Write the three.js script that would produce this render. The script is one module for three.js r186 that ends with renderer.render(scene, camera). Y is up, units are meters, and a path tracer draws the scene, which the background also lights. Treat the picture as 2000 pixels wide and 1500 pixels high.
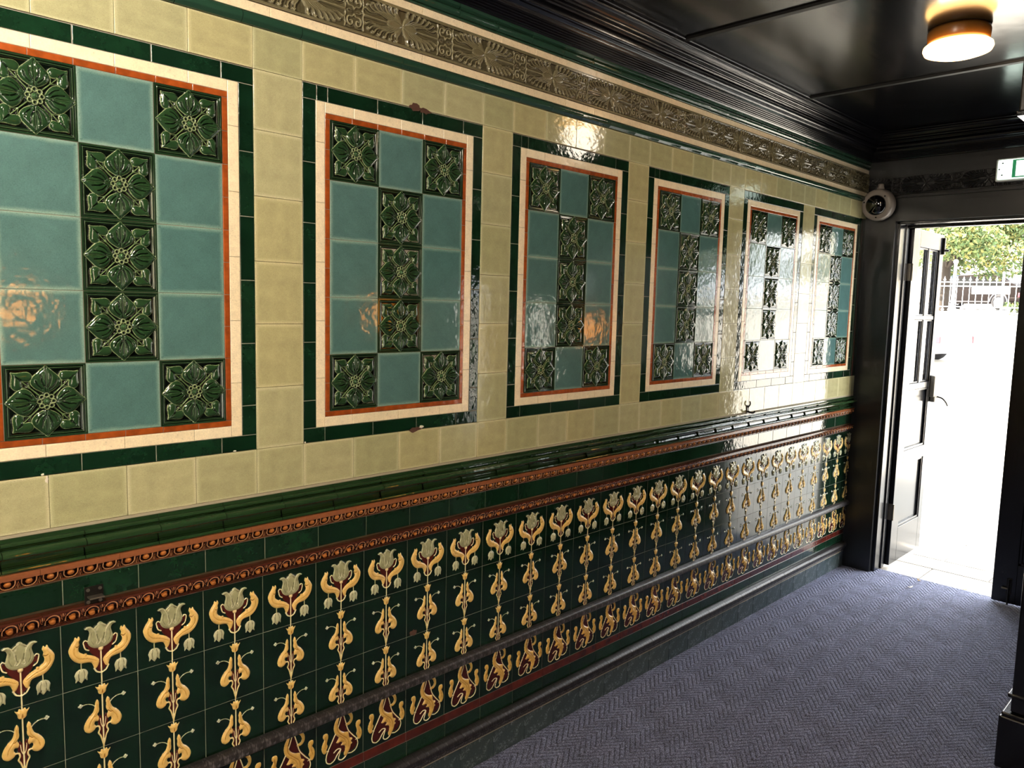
import * as THREE from 'three';
import { mergeGeometries, toCreasedNormals } from 'three/addons/utils/BufferGeometryUtils.js';
import { RoundedBoxGeometry } from 'three/addons/geometries/RoundedBoxGeometry.js';
import { RectAreaLightUniformsLib } from 'three/addons/lights/RectAreaLightUniformsLib.js';

// ---------------------------------------------------------------- camera, sky, sun, exposure
const scene = new THREE.Scene();
const camera = new THREE.PerspectiveCamera(53.41, 4 / 3, 0.05, 400);
camera.rotation.order = 'YXZ';
camera.rotation.set(-0.105443, 0.786597, 0.025095);
camera.position.set(1.7906, 1.5543, 0.3468);
scene.add(camera);

scene.background = new THREE.Color(0.92, 0.96, 1.0);
scene.backgroundIntensity = 7;
const sun = new THREE.DirectionalLight(0xfff1dc, 32);
sun.position.set(-26, 34, 4);
sun.target.position.set(0, 0, -8);
sun.castShadow = true;
sun.shadow.mapSize.set(2048, 2048);
Object.assign(sun.shadow.camera, { left: -45, right: 45, top: 45, bottom: -45, near: 1, far: 160 });
scene.add(sun, sun.target);

const renderer = new THREE.WebGLRenderer({ antialias: true });
renderer.toneMapping = THREE.LinearToneMapping;
renderer.toneMappingExposure = 1.75;
renderer.shadowMap.enabled = true;
RectAreaLightUniformsLib.init();

// ---------------------------------------------------------------- helpers
function rng(seed) { let a = seed >>> 0; return () => { a = (a + 0x6D2B79F5) | 0; let t = Math.imul(a ^ (a >>> 15), 1 | a); t = (t + Math.imul(t ^ (t >>> 7), 61 | t)) ^ t; return ((t ^ (t >>> 14)) >>> 0) / 4294967296; }; }
const R0 = rng(7);
function hash2(x, y, s) { let h = Math.imul(x, 374761393) + Math.imul(y, 668265263) + Math.imul(s, 1274126177); h = Math.imul(h ^ (h >>> 13), 1274126177); return ((h ^ (h >>> 16)) >>> 0) / 4294967296; }
// tiling value noise, period p cells
function vnoise(x, y, p, s) {
  const xi = Math.floor(x), yi = Math.floor(y), fx = x - xi, fy = y - yi;
  const m = (n) => ((n % p) + p) % p, u = fx * fx * (3 - 2 * fx), v = fy * fy * (3 - 2 * fy);
  const a = hash2(m(xi), m(yi), s), b = hash2(m(xi + 1), m(yi), s), c = hash2(m(xi), m(yi + 1), s), d = hash2(m(xi + 1), m(yi + 1), s);
  return a + (b - a) * u + (c - a) * v + (a - b - c + d) * u * v;
}
function fbm(x, y, p, s, o = 4) { let t = 0, a = 0.5, n = 0; for (let i = 0; i < o; i++) { t += a * vnoise(x, y, p, s + i * 17); n += a; x *= 2; y *= 2; p *= 2; a *= 0.5; } return t / n; }
const clamp = (x, a, b) => Math.min(b, Math.max(a, x));
const smooth = (a, b, x) => { const t = clamp((x - a) / (b - a), 0, 1); return t * t * (3 - 2 * t); };

const taken = {};
function numbered(n) { const k = taken[n] = (taken[n] ?? -1) + 1; return k ? `${n}_${String(k).padStart(3, '0')}` : n; }
function shade(o) { o.traverse((m) => { if (m.isMesh) { m.castShadow = true; m.receiveShadow = true; } }); return o; }
function part(name, geo, mat, parent) { const m = new THREE.Mesh(geo, mat); m.name = name; m.castShadow = m.receiveShadow = true; parent.add(m); return m; }
function grp(name, parent) { const g = new THREE.Group(); g.name = name; parent.add(g); return g; }
function thing(name, label, category, pos = [0, 0, 0], turn = 0, group) {
  const g = grp(numbered(name), scene); g.position.set(...pos); g.rotation.y = turn;
  g.userData = { label, category }; if (group) g.userData.group = group; return g;
}
function tagged(o, label, category, group) { o.userData.label = label; o.userData.category = category; if (group) o.userData.group = group; return o; }
function struct(name, label) { const g = grp(name, scene); g.userData.kind = 'structure'; if (label) g.userData.label = label; return g; }
function stuff(m) { m.userData.kind = 'stuff'; return m; }
function box(w, h, d, x = 0, y = 0, z = 0) { const g = new THREE.BoxGeometry(w, h, d); g.translate(x, y, z); return g; }
function span(x0, x1, y0, y1, z0, z1) { return box(x1 - x0, y1 - y0, z1 - z0, (x0 + x1) / 2, (y0 + y1) / 2, (z0 + z1) / 2); }
function rbox(x0, x1, y0, y1, z0, z1, r = 0.004) { const g = new RoundedBoxGeometry(x1 - x0, y1 - y0, z1 - z0, 2, r); g.translate((x0 + x1) / 2, (y0 + y1) / 2, (z0 + z1) / 2); return g; }
function merged(list) { return mergeGeometries(list.map((g) => { const n = g.index ? g.toNonIndexed() : g; for (const k of Object.keys(n.attributes)) if (!['position', 'normal', 'uv'].includes(k)) n.deleteAttribute(k); return n; })); }
function cyl(r0, r1, h, n = 24) { return new THREE.CylinderGeometry(r0, r1, h, n); }
function tube(pts, r, n = 24, k = 8) { return new THREE.TubeGeometry(new THREE.CatmullRomCurve3(pts.map((p) => new THREE.Vector3(...p))), n, r, k); }
function arc(cx, cy, r, a0, a1, n = 8, ry = r) { const o = []; for (let i = 0; i <= n; i++) { const a = (a0 + (a1 - a0) * i / n) * Math.PI / 180; o.push([cx + r * Math.cos(a), cy + ry * Math.sin(a)]); } return o; }
// run of a moulding: profile points [x out of the wall, y], drawn bottom to top, swept length L along -z
function mould(profile, L, crease = 0.6) {
  const P = [], U = []; let acc = 0;
  for (let i = 0; i + 1 < profile.length; i++) {
    const [x0, y0] = profile[i], [x1, y1] = profile[i + 1], d = Math.hypot(x1 - x0, y1 - y0);
    if (d < 1e-6) continue;
    P.push(x0, y0, 0, x0, y0, -L, x1, y1, -L, x0, y0, 0, x1, y1, -L, x1, y1, 0);
    U.push(0, acc, L, acc, L, acc + d, 0, acc, L, acc + d, 0, acc + d); acc += d;
  }
  // end caps as fans
  const c = [profile.reduce((a, p) => a + p[0], 0) / profile.length * 0.5, profile.reduce((a, p) => a + p[1], 0) / profile.length];
  for (let i = 0; i + 1 < profile.length; i++) {
    const [x0, y0] = profile[i], [x1, y1] = profile[i + 1];
    P.push(c[0], c[1], 0, x0, y0, 0, x1, y1, 0, c[0], c[1], -L, x1, y1, -L, x0, y0, -L);
    U.push(0, 0, 0, 0, 0, 0, 0, 0, 0, 0, 0, 0);
  }
  const g = new THREE.BufferGeometry();
  g.setAttribute('position', new THREE.Float32BufferAttribute(P, 3));
  g.setAttribute('uv', new THREE.Float32BufferAttribute(U.map((v) => v / 0.15), 2));
  g.computeVertexNormals();
  return toCreasedNormals(g, crease);
}
// flat wall tile: width along -z, height along y, front face at x = t, softened arrises
function tileGeo(w, h, t = 0.006, b = 0.0012, turn = 0, uvm = 0.1524, full = false) {
  const P = [], N = [], U = [];
  const q = (a, na, c, nc, d, nd, e, ne) => { for (const [p, n] of [[a, na], [c, nc], [d, nd], [a, na], [d, nd], [e, ne]]) { P.push(t0(p), p[1], -p[0]); N.push(...n); const [u, v] = uvOf(p[0], p[1]); U.push(u, v); } };
  const t0 = (p) => p[2];
  const uvOf = (s, y) => { let u = full ? s / w : s / uvm, v = full ? y / h : y / uvm; if (turn === 1) return [v, 1 - u]; if (turn === 2) return [1 - u, 1 - v]; if (turn === 3) return [1 - v, u]; return [u, v]; };
  const F = [1, 0, 0];
  const f = [[b, b, t], [w - b, b, t], [w - b, h - b, t], [b, h - b, t]], o = [[0, 0, t - b], [w, 0, t - b], [w, h, t - b], [0, h, t - b]], k = [[0, 0, -0.004], [w, 0, -0.004], [w, h, -0.004], [0, h, -0.004]];
  q(f[0], F, f[1], F, f[2], F, f[3], F);
  const dirs = [[0, -1, 0], [0, 0, -1], [0, 1, 0], [0, 0, 1]];
  for (let i = 0; i < 4; i++) { const j = (i + 1) % 4, n = dirs[i], m = [0.6, n[1] * 0.8, n[2] * 0.8]; q(o[i], m, o[j], m, f[j], F, f[i], F); q(k[i], n, k[j], n, o[j], n, o[i], n); }
  const g = new THREE.BufferGeometry();
  g.setAttribute('position', new THREE.Float32BufferAttribute(P, 3)); g.setAttribute('normal', new THREE.Float32BufferAttribute(N, 3)); g.setAttribute('uv', new THREE.Float32BufferAttribute(U, 2));
  return g;
}
const geoCache = {};
function cached(key, make) { return geoCache[key] ??= make(); }

// ---------------------------------------------------------------- textures
function dataTex(N, M, fn, srgb = true, wrap = true) {
  const d = new Uint8Array(N * M * 4);
  for (let j = 0; j < M; j++) for (let i = 0; i < N; i++) { const c = fn(i / N, j / M, i, j), k = (j * N + i) * 4; d[k] = clamp(c[0], 0, 255); d[k + 1] = clamp(c[1], 0, 255); d[k + 2] = clamp(c[2], 0, 255); d[k + 3] = 255; }
  const t = new THREE.DataTexture(d, N, M, THREE.RGBAFormat);
  t.magFilter = THREE.LinearFilter; t.minFilter = THREE.LinearFilter; if (srgb) t.colorSpace = THREE.SRGBColorSpace;
  if (wrap) t.wrapS = t.wrapT = THREE.RepeatWrapping; t.needsUpdate = true; return t;
}
// craze lines of old glaze: distance to the nearest cell wall of a jittered grid, warped
function craze(u, v, cells, seed) {
  const wx = u + 0.035 * (fbm(u * 4, v * 4, 4, seed + 3, 2) - 0.5), wy = v + 0.035 * (fbm(u * 4, v * 4, 4, seed + 9, 2) - 0.5);
  const x = wx * cells, y = wy * cells * 0.7, xi = Math.floor(x), yi = Math.floor(y); let a = 9, b = 9;
  for (let j = -1; j < 2; j++) for (let i = -1; i < 2; i++) { const cx = xi + i + hash2(xi + i, yi + j, seed), cy = yi + j + hash2(xi + i, yi + j, seed + 1), d = Math.hypot(cx - x, cy - y); if (d < a) { b = a; a = d; } else if (d < b) b = d; }
  return b - a;
}
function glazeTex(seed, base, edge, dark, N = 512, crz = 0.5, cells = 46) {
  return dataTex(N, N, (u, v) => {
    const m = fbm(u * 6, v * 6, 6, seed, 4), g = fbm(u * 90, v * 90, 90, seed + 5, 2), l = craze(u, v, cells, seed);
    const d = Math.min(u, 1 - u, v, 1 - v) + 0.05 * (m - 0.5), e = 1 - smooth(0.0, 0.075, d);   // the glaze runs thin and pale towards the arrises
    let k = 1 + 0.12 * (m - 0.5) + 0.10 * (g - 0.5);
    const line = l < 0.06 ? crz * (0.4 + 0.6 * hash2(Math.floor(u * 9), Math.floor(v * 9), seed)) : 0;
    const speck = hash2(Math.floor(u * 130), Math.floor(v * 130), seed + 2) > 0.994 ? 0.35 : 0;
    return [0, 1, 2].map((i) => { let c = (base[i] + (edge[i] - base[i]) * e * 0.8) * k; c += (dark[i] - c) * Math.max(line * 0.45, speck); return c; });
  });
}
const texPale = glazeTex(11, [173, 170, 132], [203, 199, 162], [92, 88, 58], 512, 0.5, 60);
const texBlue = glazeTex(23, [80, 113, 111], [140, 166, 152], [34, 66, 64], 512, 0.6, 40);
const texWave = dataTex(256, 256, (u, v) => { const h = 255 * (0.65 * fbm(u * 5, v * 5, 5, 71, 2) + 0.35 * fbm(u * 14, v * 14, 14, 83, 2)); return [h, h, h]; }, false);
const texCream = dataTex(256, 256, (u, v) => { const g = fbm(u * 60, v * 60, 60, 31, 2), m = fbm(u * 5, v * 5, 5, 37, 3), s = hash2(Math.floor(u * 90), Math.floor(v * 90), 4) > 0.993 ? 0.86 : 1; const k = (0.94 + 0.1 * (g - 0.5) + 0.1 * (m - 0.5)) * s; return [250 * k, 234 * k, 202 * k]; });
const texGreen = dataTex(256, 256, (u, v) => { const m = fbm(u * 5, v * 5, 5, 41, 4), g = fbm(u * 50, v * 50, 50, 47, 2), k = 0.8 + 0.5 * (m - 0.3) + 0.12 * (g - 0.5); return [18 * k, 47 * k, 30 * k]; });
const texOrange = dataTex(256, 256, (u, v) => { const m = fbm(u * 9, v * 9, 9, 51, 4), k = 0.85 + 0.4 * (m - 0.4); return [176 * k, 86 * k, 36 * k]; });
const texRed = dataTex(128, 128, (u, v) => { const m = fbm(u * 8, v * 8, 8, 57, 4), k = 0.85 + 0.4 * (m - 0.4); return [92 * k, 34 * k, 26 * k]; });
const texGrout = dataTex(256, 256, (u, v) => { const m = fbm(u * 30, v * 30, 30, 61, 3), k = 0.7 + 0.5 * m; return [86 * k, 74 * k, 56 * k]; });
const texPaintBump = dataTex(512, 512, (u, v) => { const h = 255 * (0.6 * fbm(u * 3, v * 40, 40, 91, 3) + 0.4 * fbm(u * 24, v * 24, 24, 97, 3)); return [h, h, h]; }, false);
const texWorn = dataTex(512, 128, (u, v) => { const m = fbm(u * 24, v * 6, 6, 101, 4), g = fbm(u * 96, v * 24, 24, 103, 3), w = smooth(0.52, 0.7, 0.5 * m + 0.5 * g); return [34 + 62 * w, 31 + 60 * w, 31 + 62 * w]; });
const texWornBump = dataTex(512, 128, (u, v) => { const h = 255 * (0.5 * fbm(u * 60, v * 15, 15, 107, 3) + 0.5 * fbm(u * 20, v * 5, 5, 109, 3)); return [h, h, h]; }, false);
// coir carpet: herringbone ribs, four bands of 53 mm across, ribs 18 mm apart
function ribs(u, v) {
  const per = 8, x = u * per, band = Math.floor(x), f = x - band, dir = band % 2 ? 1 : -1;
  const k = v * 14 + dir * (f - 0.5) * 2.45 + 100, r = Math.abs((k - Math.floor(k)) - 0.5) * 2;   // 0 mid rib, 1 groove
  return { r, edge: Math.min(f, 1 - f) };
}
const CARPET = 0.424;
const texCarpet = dataTex(1024, 1024, (u, v) => {
  const { r } = ribs(u, v), n = fbm(u * 170, v * 170, 170, 121, 2), m = fbm(u * 8, v * 8, 8, 123, 3), s = hash2(Math.floor(u * 512), Math.floor(v * 512), 9);
  let k = 0.8 + 1.2 * (n - 0.4) + 0.3 * (m - 0.5); if (s > 0.93) k += 0.9; if (s < 0.2) k *= 0.5;
  k *= 1 - 0.35 * smooth(0.72, 0.98, r);
  return [108 * k, 112 * k, 136 * k];
});
const texCarpetBump = dataTex(1024, 1024, (u, v) => { const { r } = ribs(u, v), n = fbm(u * 220, v * 220, 220, 131, 2); const h = 255 * (0.72 * (1 - Math.pow(r, 3)) + 0.28 * n); return [h, h, h]; }, false);

function M(color, roughness, o = {}) { return new THREE.MeshPhysicalMaterial({ color, roughness, ...o }); }
const wave = { bumpMap: texWave, bumpScale: 0.0006 };
const tint = (r, g, b) => new THREE.Color(r, g, b);
function variants(map, rough, list, o = {}) { return list.map((c) => new THREE.MeshPhysicalMaterial({ map, color: tint(...c), roughness: rough, ...wave, ...o })); }
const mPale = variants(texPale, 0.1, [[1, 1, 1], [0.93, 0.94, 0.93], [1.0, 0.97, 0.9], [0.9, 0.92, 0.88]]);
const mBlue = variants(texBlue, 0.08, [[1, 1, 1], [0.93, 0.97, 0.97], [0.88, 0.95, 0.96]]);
const mCream = variants(texCream, 0.16, [[1, 1, 1], [0.96, 0.95, 0.92], [1, 0.97, 0.94]]);
const mGreen = variants(texGreen, 0.07, [[1, 1, 1], [0.8, 0.85, 0.82], [1.15, 1.15, 1.1]]);
const mOrange = variants(texOrange, 0.12, [[1, 1, 1], [0.86, 0.82, 0.8], [0.94, 0.92, 0.85]]);
const mRed = variants(texRed, 0.12, [[1, 1, 1], [0.85, 0.85, 0.85], [1.1, 1.05, 1]]);
const mGreenTube = M(0x244233, 0.1, wave);
const mGreenMould = M(0x20371f, 0.08, wave);
const mGrout = new THREE.MeshStandardMaterial({ map: texGrout, roughness: 0.95 }), mGroutLight = new THREE.MeshStandardMaterial({ color: 0x8d877c, roughness: 0.95 });
const mBlack = M(0x0c0d10, 0.3, { bumpMap: texPaintBump, bumpScale: 0.0006 });
const mBlackDoor = M(0x0d0e13, 0.2, { bumpMap: texPaintBump, bumpScale: 0.0003 });
const mBlackCeil = M(0x121317, 0.17, { bumpMap: texPaintBump, bumpScale: 0.0007 });
const mWorn = new THREE.MeshPhysicalMaterial({ map: texWorn, roughness: 0.38, bumpMap: texWornBump, bumpScale: 0.0015 });
const mCement = new THREE.MeshStandardMaterial({ color: 0x9c9480, roughness: 0.95 });
const mSkirt = variants(dataTex(256, 256, (u, v) => { const m = fbm(u * 7, v * 7, 7, 141, 4), g = fbm(u * 40, v * 40, 40, 149, 3), w = smooth(0.5, 0.75, 0.5 * m + 0.5 * g); return [52 + 62 * w, 64 + 56 * w, 64 + 60 * w]; }), 0.28, [[1, 1, 1], [0.85, 0.9, 0.95], [1.1, 1.1, 1.15]]);
const mSteel = new THREE.MeshStandardMaterial({ color: 0x8a857c, metalness: 0.9, roughness: 0.35 });
const mIron = new THREE.MeshStandardMaterial({ color: 0x14120f, metalness: 0.4, roughness: 0.4 });
const mGlass = new THREE.MeshPhysicalMaterial({ color: 0xffffff, roughness: 0.02, transmission: 1, thickness: 0, ior: 1.5 });

// ---------------------------------------------------------------- moulded (relief) tiles
// a design holds a height field in metres and a colour for every cell; shapes are given in tile fractions
class Design {
  constructor(w, h, N, ground) {
    this.w = w; this.h = h; this.N = N; this.K = Math.round(N * h / w); const n = this.N * this.K;
    this.H = new Float32Array(n); this.C = new Float32Array(n * 3); for (let i = 0; i < n; i++) this.C.set(ground, i * 3);
  }
  each(b, fn) { const { N, K, w, h } = this, i0 = Math.max(0, Math.floor(b[0] / w * N)), i1 = Math.min(N - 1, Math.ceil(b[2] / w * N)), j0 = Math.max(0, Math.floor(b[1] / h * K)), j1 = Math.min(K - 1, Math.ceil(b[3] / h * K)); for (let j = j0; j <= j1; j++) for (let i = i0; i <= i1; i++) fn(j * N + i, (i + 0.5) / N * w, (j + 0.5) / K * h); }
  put(k, c, a = 1) { for (let i = 0; i < 3; i++) this.C[k * 3 + i] += (c[i] - this.C[k * 3 + i]) * a; }
  curve(pts, closed) { const c = new THREE.CatmullRomCurve3(pts.map((p) => new THREE.Vector3(p[0] * this.w, p[1] * this.h, 0)), closed, 'centripetal'); return c.getPoints(closed ? pts.length * 4 : Math.max(8, pts.length * 5)).map((p) => [p.x, p.y]); }
  bounds(q, pad) { let a = 9, b = 9, c = -9, d = -9; for (const [x, y] of q) { a = Math.min(a, x); b = Math.min(b, y); c = Math.max(c, x); d = Math.max(d, y); } return [a - pad, b - pad, c + pad, d + pad]; }
  // closed raised shape: height h, rounded over r metres, rim of width e in colour rc
  shape(pts, { h = 0.004, r = 0.01, col, e = 0, rc = null, rh = 0, floor = 0 }) {
    const q = this.curve(pts, true), n = q.length;
    this.each(this.bounds(q, 0.001), (k, x, y) => {
      let inside = false, dm = 1e9;
      for (let i = 0, j = n - 1; i < n; j = i++) { const ax = q[j][0], ay = q[j][1], bx = q[i][0], by = q[i][1]; if ((ay > y) !== (by > y) && x < (bx - ax) * (y - ay) / (by - ay) + ax) inside = !inside; const vx = bx - ax, vy = by - ay, t = clamp(((x - ax) * vx + (y - ay) * vy) / (vx * vx + vy * vy + 1e-12), 0, 1), dx = ax + t * vx - x, dy = ay + t * vy - y; dm = Math.min(dm, dx * dx + dy * dy); }
      if (!inside) return; const d = Math.sqrt(dm), t = clamp(d / r, 0, 1); let z = floor + h * Math.sqrt(1 - (1 - t) * (1 - t));
      if (e && d < e) { z += rh * Math.sin(Math.PI * d / e); }
      if (z >= this.H[k] - 1e-6) { this.H[k] = z; this.put(k, e && rc && d < e ? rc : col); }
    });
    return this;
  }
  // raised (h > 0) or cut (h < 0) line, half width a to b in tile widths
  line(pts, a, b, h, col, alpha = 1) {
    const q = this.curve(pts, false), n = q.length, A = a * this.w, B = b * this.w;
    this.each(this.bounds(q, Math.max(A, B)), (k, x, y) => {
      let best = 1e9, at = 0;
      for (let i = 0; i + 1 < n; i++) { const ax = q[i][0], ay = q[i][1], vx = q[i + 1][0] - ax, vy = q[i + 1][1] - ay, t = clamp(((x - ax) * vx + (y - ay) * vy) / (vx * vx + vy * vy + 1e-12), 0, 1), dx = ax + t * vx - x, dy = ay + t * vy - y, d = dx * dx + dy * dy; if (d < best) { best = d; at = (i + t) / (n - 1); } }
      const w = A + (B - A) * at, d = Math.sqrt(best) / w; if (d >= 1) return; const p = Math.sqrt(1 - d * d);
      if (h > 0) { if (h * p > this.H[k] - 0.0012) { this.H[k] = Math.max(this.H[k], h * p); this.put(k, col, alpha * smooth(1, 0.75, d)); } } else { this.H[k] += h * p; this.put(k, col, alpha * p); }
    });
    return this;
  }
  both(method, pts, ...a) { this[method](pts, ...a); this[method](pts.map(([u, v]) => [1 - u, v]), ...a); return this; }
  blur(n = 1) { const { N, K } = this; for (let q = 0; q < n; q++) { const o = this.H.slice(); for (let j = 1; j < K - 1; j++) for (let i = 1; i < N - 1; i++) { const k = j * N + i; this.H[k] = (o[k] * 4 + o[k - 1] + o[k + 1] + o[k - N] + o[k + N]) / 8; } } return this; }
  at(u, v) { const { N, K, H } = this, x = clamp(u * N - 0.5, 0, N - 1.001), y = clamp(v * K - 0.5, 0, K - 1.001), i = Math.floor(x), j = Math.floor(y), a = x - i, b = y - j, k = j * N + i; return H[k] * (1 - a) * (1 - b) + H[k + 1] * a * (1 - b) + H[k + N] * (1 - a) * b + H[k + N + 1] * a * b; }
  map(seed = 5) { return this._map ??= dataTex(this.N, this.K, (u, v, i, j) => { const k = (j * this.N + i) * 3, n = 0.94 + 0.12 * fbm(u * 20, v * 20, 20, seed, 3); return [this.C[k] * n, this.C[k + 1] * n, this.C[k + 2] * n]; }, true, false); }
  // surface with nx by ny cells; base(v) adds the run of a moulding
  geo(nx, ny, { base = null, t = 0.005, flip = false, u1 = 1 } = {}) {
    const P = [], N = [], U = [], I = [], e = 0.7 / this.N, b = 0.0012;
    for (let j = 0; j <= ny; j++) for (let i = 0; i <= nx; i++) {
      const fu = i / nx * u1, fv = j / ny, u = flip ? 1 - fu : fu, h = this.at(u, fv), bs = base ? base(fv) : 0, rim = (i === 0 || i === nx || (!base && (j === 0 || j === ny))) ? -b : 0;
      let hx = (this.at(u + e, fv) - this.at(u - e, fv)) / (2 * e * this.w); if (flip) hx = -hx;
      const ev = e * this.w / this.h; let hy = (this.at(u, fv + ev) - this.at(u, fv - ev)) / (2 * ev * this.h); if (base) hy += (base(fv + 0.01) - base(fv - 0.01)) / (0.02 * this.h);
      P.push(t + h + bs + rim, fv * this.h, -fu * this.w); const l = Math.hypot(1, hx, hy); N.push(1 / l, -hy / l, hx / l); U.push(u, fv);
    }
    for (let j = 0; j < ny; j++) for (let i = 0; i < nx; i++) { const a = j * (nx + 1) + i, c = a + nx + 1; I.push(a, a + 1, c + 1, a, c + 1, c); }
    // shallow returns at the two ends and the two edges
    const ring = []; for (let i = 0; i <= nx; i++) ring.push(i); for (let j = 1; j <= ny; j++) ring.push(j * (nx + 1) + nx); for (let i = nx - 1; i >= 0; i--) ring.push(ny * (nx + 1) + i); for (let j = ny - 1; j > 0; j--) ring.push(j * (nx + 1));
    const s0 = P.length / 3; for (const k of ring) { for (const back of [0, 1]) { P.push(back ? -0.004 : P[k * 3], P[k * 3 + 1], P[k * 3 + 2]); const y = P[k * 3 + 1], z = P[k * 3 + 2], ey = y < 1e-6 ? -1 : y > this.h - 1e-6 ? 1 : 0; N.push(0, ey, ey ? 0 : (z > -1e-6 ? 1 : -1)); U.push(U[k * 2], U[k * 2 + 1]); } }
    for (let r = 0; r < ring.length; r++) { const a = s0 + r * 2, c = s0 + ((r + 1) % ring.length) * 2; I.push(a, a + 1, c + 1, a, c + 1, c); }
    const g = new THREE.BufferGeometry(); g.setAttribute('position', new THREE.Float32BufferAttribute(P, 3)); g.setAttribute('normal', new THREE.Float32BufferAttribute(N, 3)); g.setAttribute('uv', new THREE.Float32BufferAttribute(U, 2)); g.setIndex(I); return g;
  }
}
const T = 0.1524, TD = 0.15406;

// embossed green flower tile
function flowerDesign() {
  const W = T - 0.001, d = new Design(W, W, 320, [8, 15, 10]), g1 = [33, 58, 33], pale = [136, 150, 108], dk = [11, 23, 13];
  d.each([0, 0, W, W], (k, x, y) => { const e = Math.min(x, W - x, y, W - y) / W; if (e < 0.028) { d.H[k] = 0.0035; d.put(k, [27, 48, 29]); } else if (e < 0.04) { d.H[k] = 0.001; d.put(k, [14, 28, 17]); } else if (e < 0.052) { d.H[k] = 0.0032; d.put(k, [52, 74, 49]); } else if (e < 0.062) { d.H[k] = 0.0005; } else if (e < 0.069) { d.H[k] = 0.0022; d.put(k, [40, 64, 40]); } });
  const rot = (p, a) => { const c = Math.cos(a), s = Math.sin(a); return [0.5 + p[0] * c - p[1] * s, 0.5 + p[0] * s + p[1] * c]; };
  const mir = (h) => [...h, ...h.slice(1, -1).reverse().map(([x, y]) => [-x, y])];
  const heart = mir([[0, 0.392], [0.045, 0.338], [0.105, 0.33], [0.145, 0.375], [0.14, 0.435], [0.085, 0.49], [0.03, 0.535], [0, 0.575]]);
  for (let q = 0; q < 4; q++) {
    const a = Math.PI / 4 + q * Math.PI / 2, r = (p) => rot(p, a);
    d.line([[0, 0.1], [0, 0.26], [0, 0.385]].map(r), 0.012, 0.008, 0.0045, [96, 116, 76]);
    d.line([[0, 0.26], [0.03, 0.31], [0.07, 0.34]].map(r), 0.009, 0.006, 0.004, [84, 104, 68]); d.line([[0, 0.26], [-0.03, 0.31], [-0.07, 0.34]].map(r), 0.009, 0.006, 0.004, [84, 104, 68]);
    d.shape(heart.map(r), { h: 0.0058, r: 0.009, col: [35, 61, 35], e: 0.0011, rc: pale, rh: 0.0016 });
    d.line([[0, 0.42], [0, 0.5]].map(r), 0.014, 0.006, -0.003, dk, 0.8);
  }
  const petal = mir([[0, 0.1], [0.055, 0.125], [0.14, 0.18], [0.186, 0.25], [0.176, 0.315], [0.115, 0.385], [0.045, 0.45], [0, 0.492]]);
  for (let q = 0; q < 4; q++) {
    const a = q * Math.PI / 2, r = (p) => rot(p, a);
    d.shape(petal.map(r), { h: 0.0072, r: 0.012, col: g1, e: 0.0011, rc: pale, rh: 0.0018 });
    for (const s of [-1, 1]) {
      d.line([[s * 0.02, 0.2], [s * 0.05, 0.27], [s * 0.06, 0.36]].map(r), 0.012, 0.006, -0.0032, dk, 0.75);
      d.line([[s * 0.045, 0.17], [s * 0.1, 0.225], [s * 0.125, 0.29]].map(r), 0.011, 0.006, -0.0028, dk, 0.65);
      d.line([[s * 0.03, 0.3], [s * 0.035, 0.36], [s * 0.02, 0.42]].map(r), 0.011, 0.006, 0.0078, [46, 74, 42], 0.6);
    }
    d.line([[0, 0.14], [0, 0.3], [0, 0.46]].map(r), 0.013, 0.006, -0.0028, dk, 0.85);
    d.line([[0, 0.14], [0, 0.3], [0, 0.44]].map(r), 0.005, 0.003, 0.0072, [74, 104, 66], 0.8);
  }
  d.each([0.36 * W, 0.36 * W, 0.64 * W, 0.64 * W], (k, x, y) => { const r = Math.hypot(x / W - 0.5, y / W - 0.5); if (r < 0.125) { d.H[k] = 0.0045; d.put(k, [20, 34, 22]); } });
  for (let q = 0; q < 8; q++) { const a = q * Math.PI / 4, c = [0.5 + 0.084 * Math.cos(a), 0.5 + 0.084 * Math.sin(a)], ring = []; for (let i = 0; i <= 10; i++) { const b = i / 10 * 2 * Math.PI; ring.push([c[0] + 0.028 * Math.cos(b), c[1] + 0.028 * Math.sin(b)]); } d.line(ring, 0.009, 0.009, 0.008, pale); }
  const disc = []; for (let i = 0; i < 10; i++) { const b = i / 10 * 2 * Math.PI; disc.push([0.5 + 0.044 * Math.cos(b), 0.5 + 0.044 * Math.sin(b)]); }
  d.shape(disc, { h: 0.0095, r: 0.007, col: [52, 84, 50], e: 0.001, rc: [110, 130, 90], rh: 0.0006 });
  d.blur(2); for (let i = 0; i < d.H.length; i++) d.H[i] *= 1.25;
  return d;
}
const GROUND = [10, 32, 20], YEL = [224, 184, 108], YEL2 = [196, 146, 66], CRM = [236, 222, 176], GRY = [158, 158, 122], GRY2 = [186, 184, 150], MAR = [74, 24, 18];
function ground(d) { d.each([0, 0, d.w, d.h], (k, x, y) => { const m = fbm(x / d.w * 6, y / d.h * 6, 6, 77, 3); d.put(k, [GROUND[0] * (0.7 + 0.6 * m), GROUND[1] * (0.7 + 0.6 * m), GROUND[2] * (0.7 + 0.6 * m)]); }); }
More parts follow.
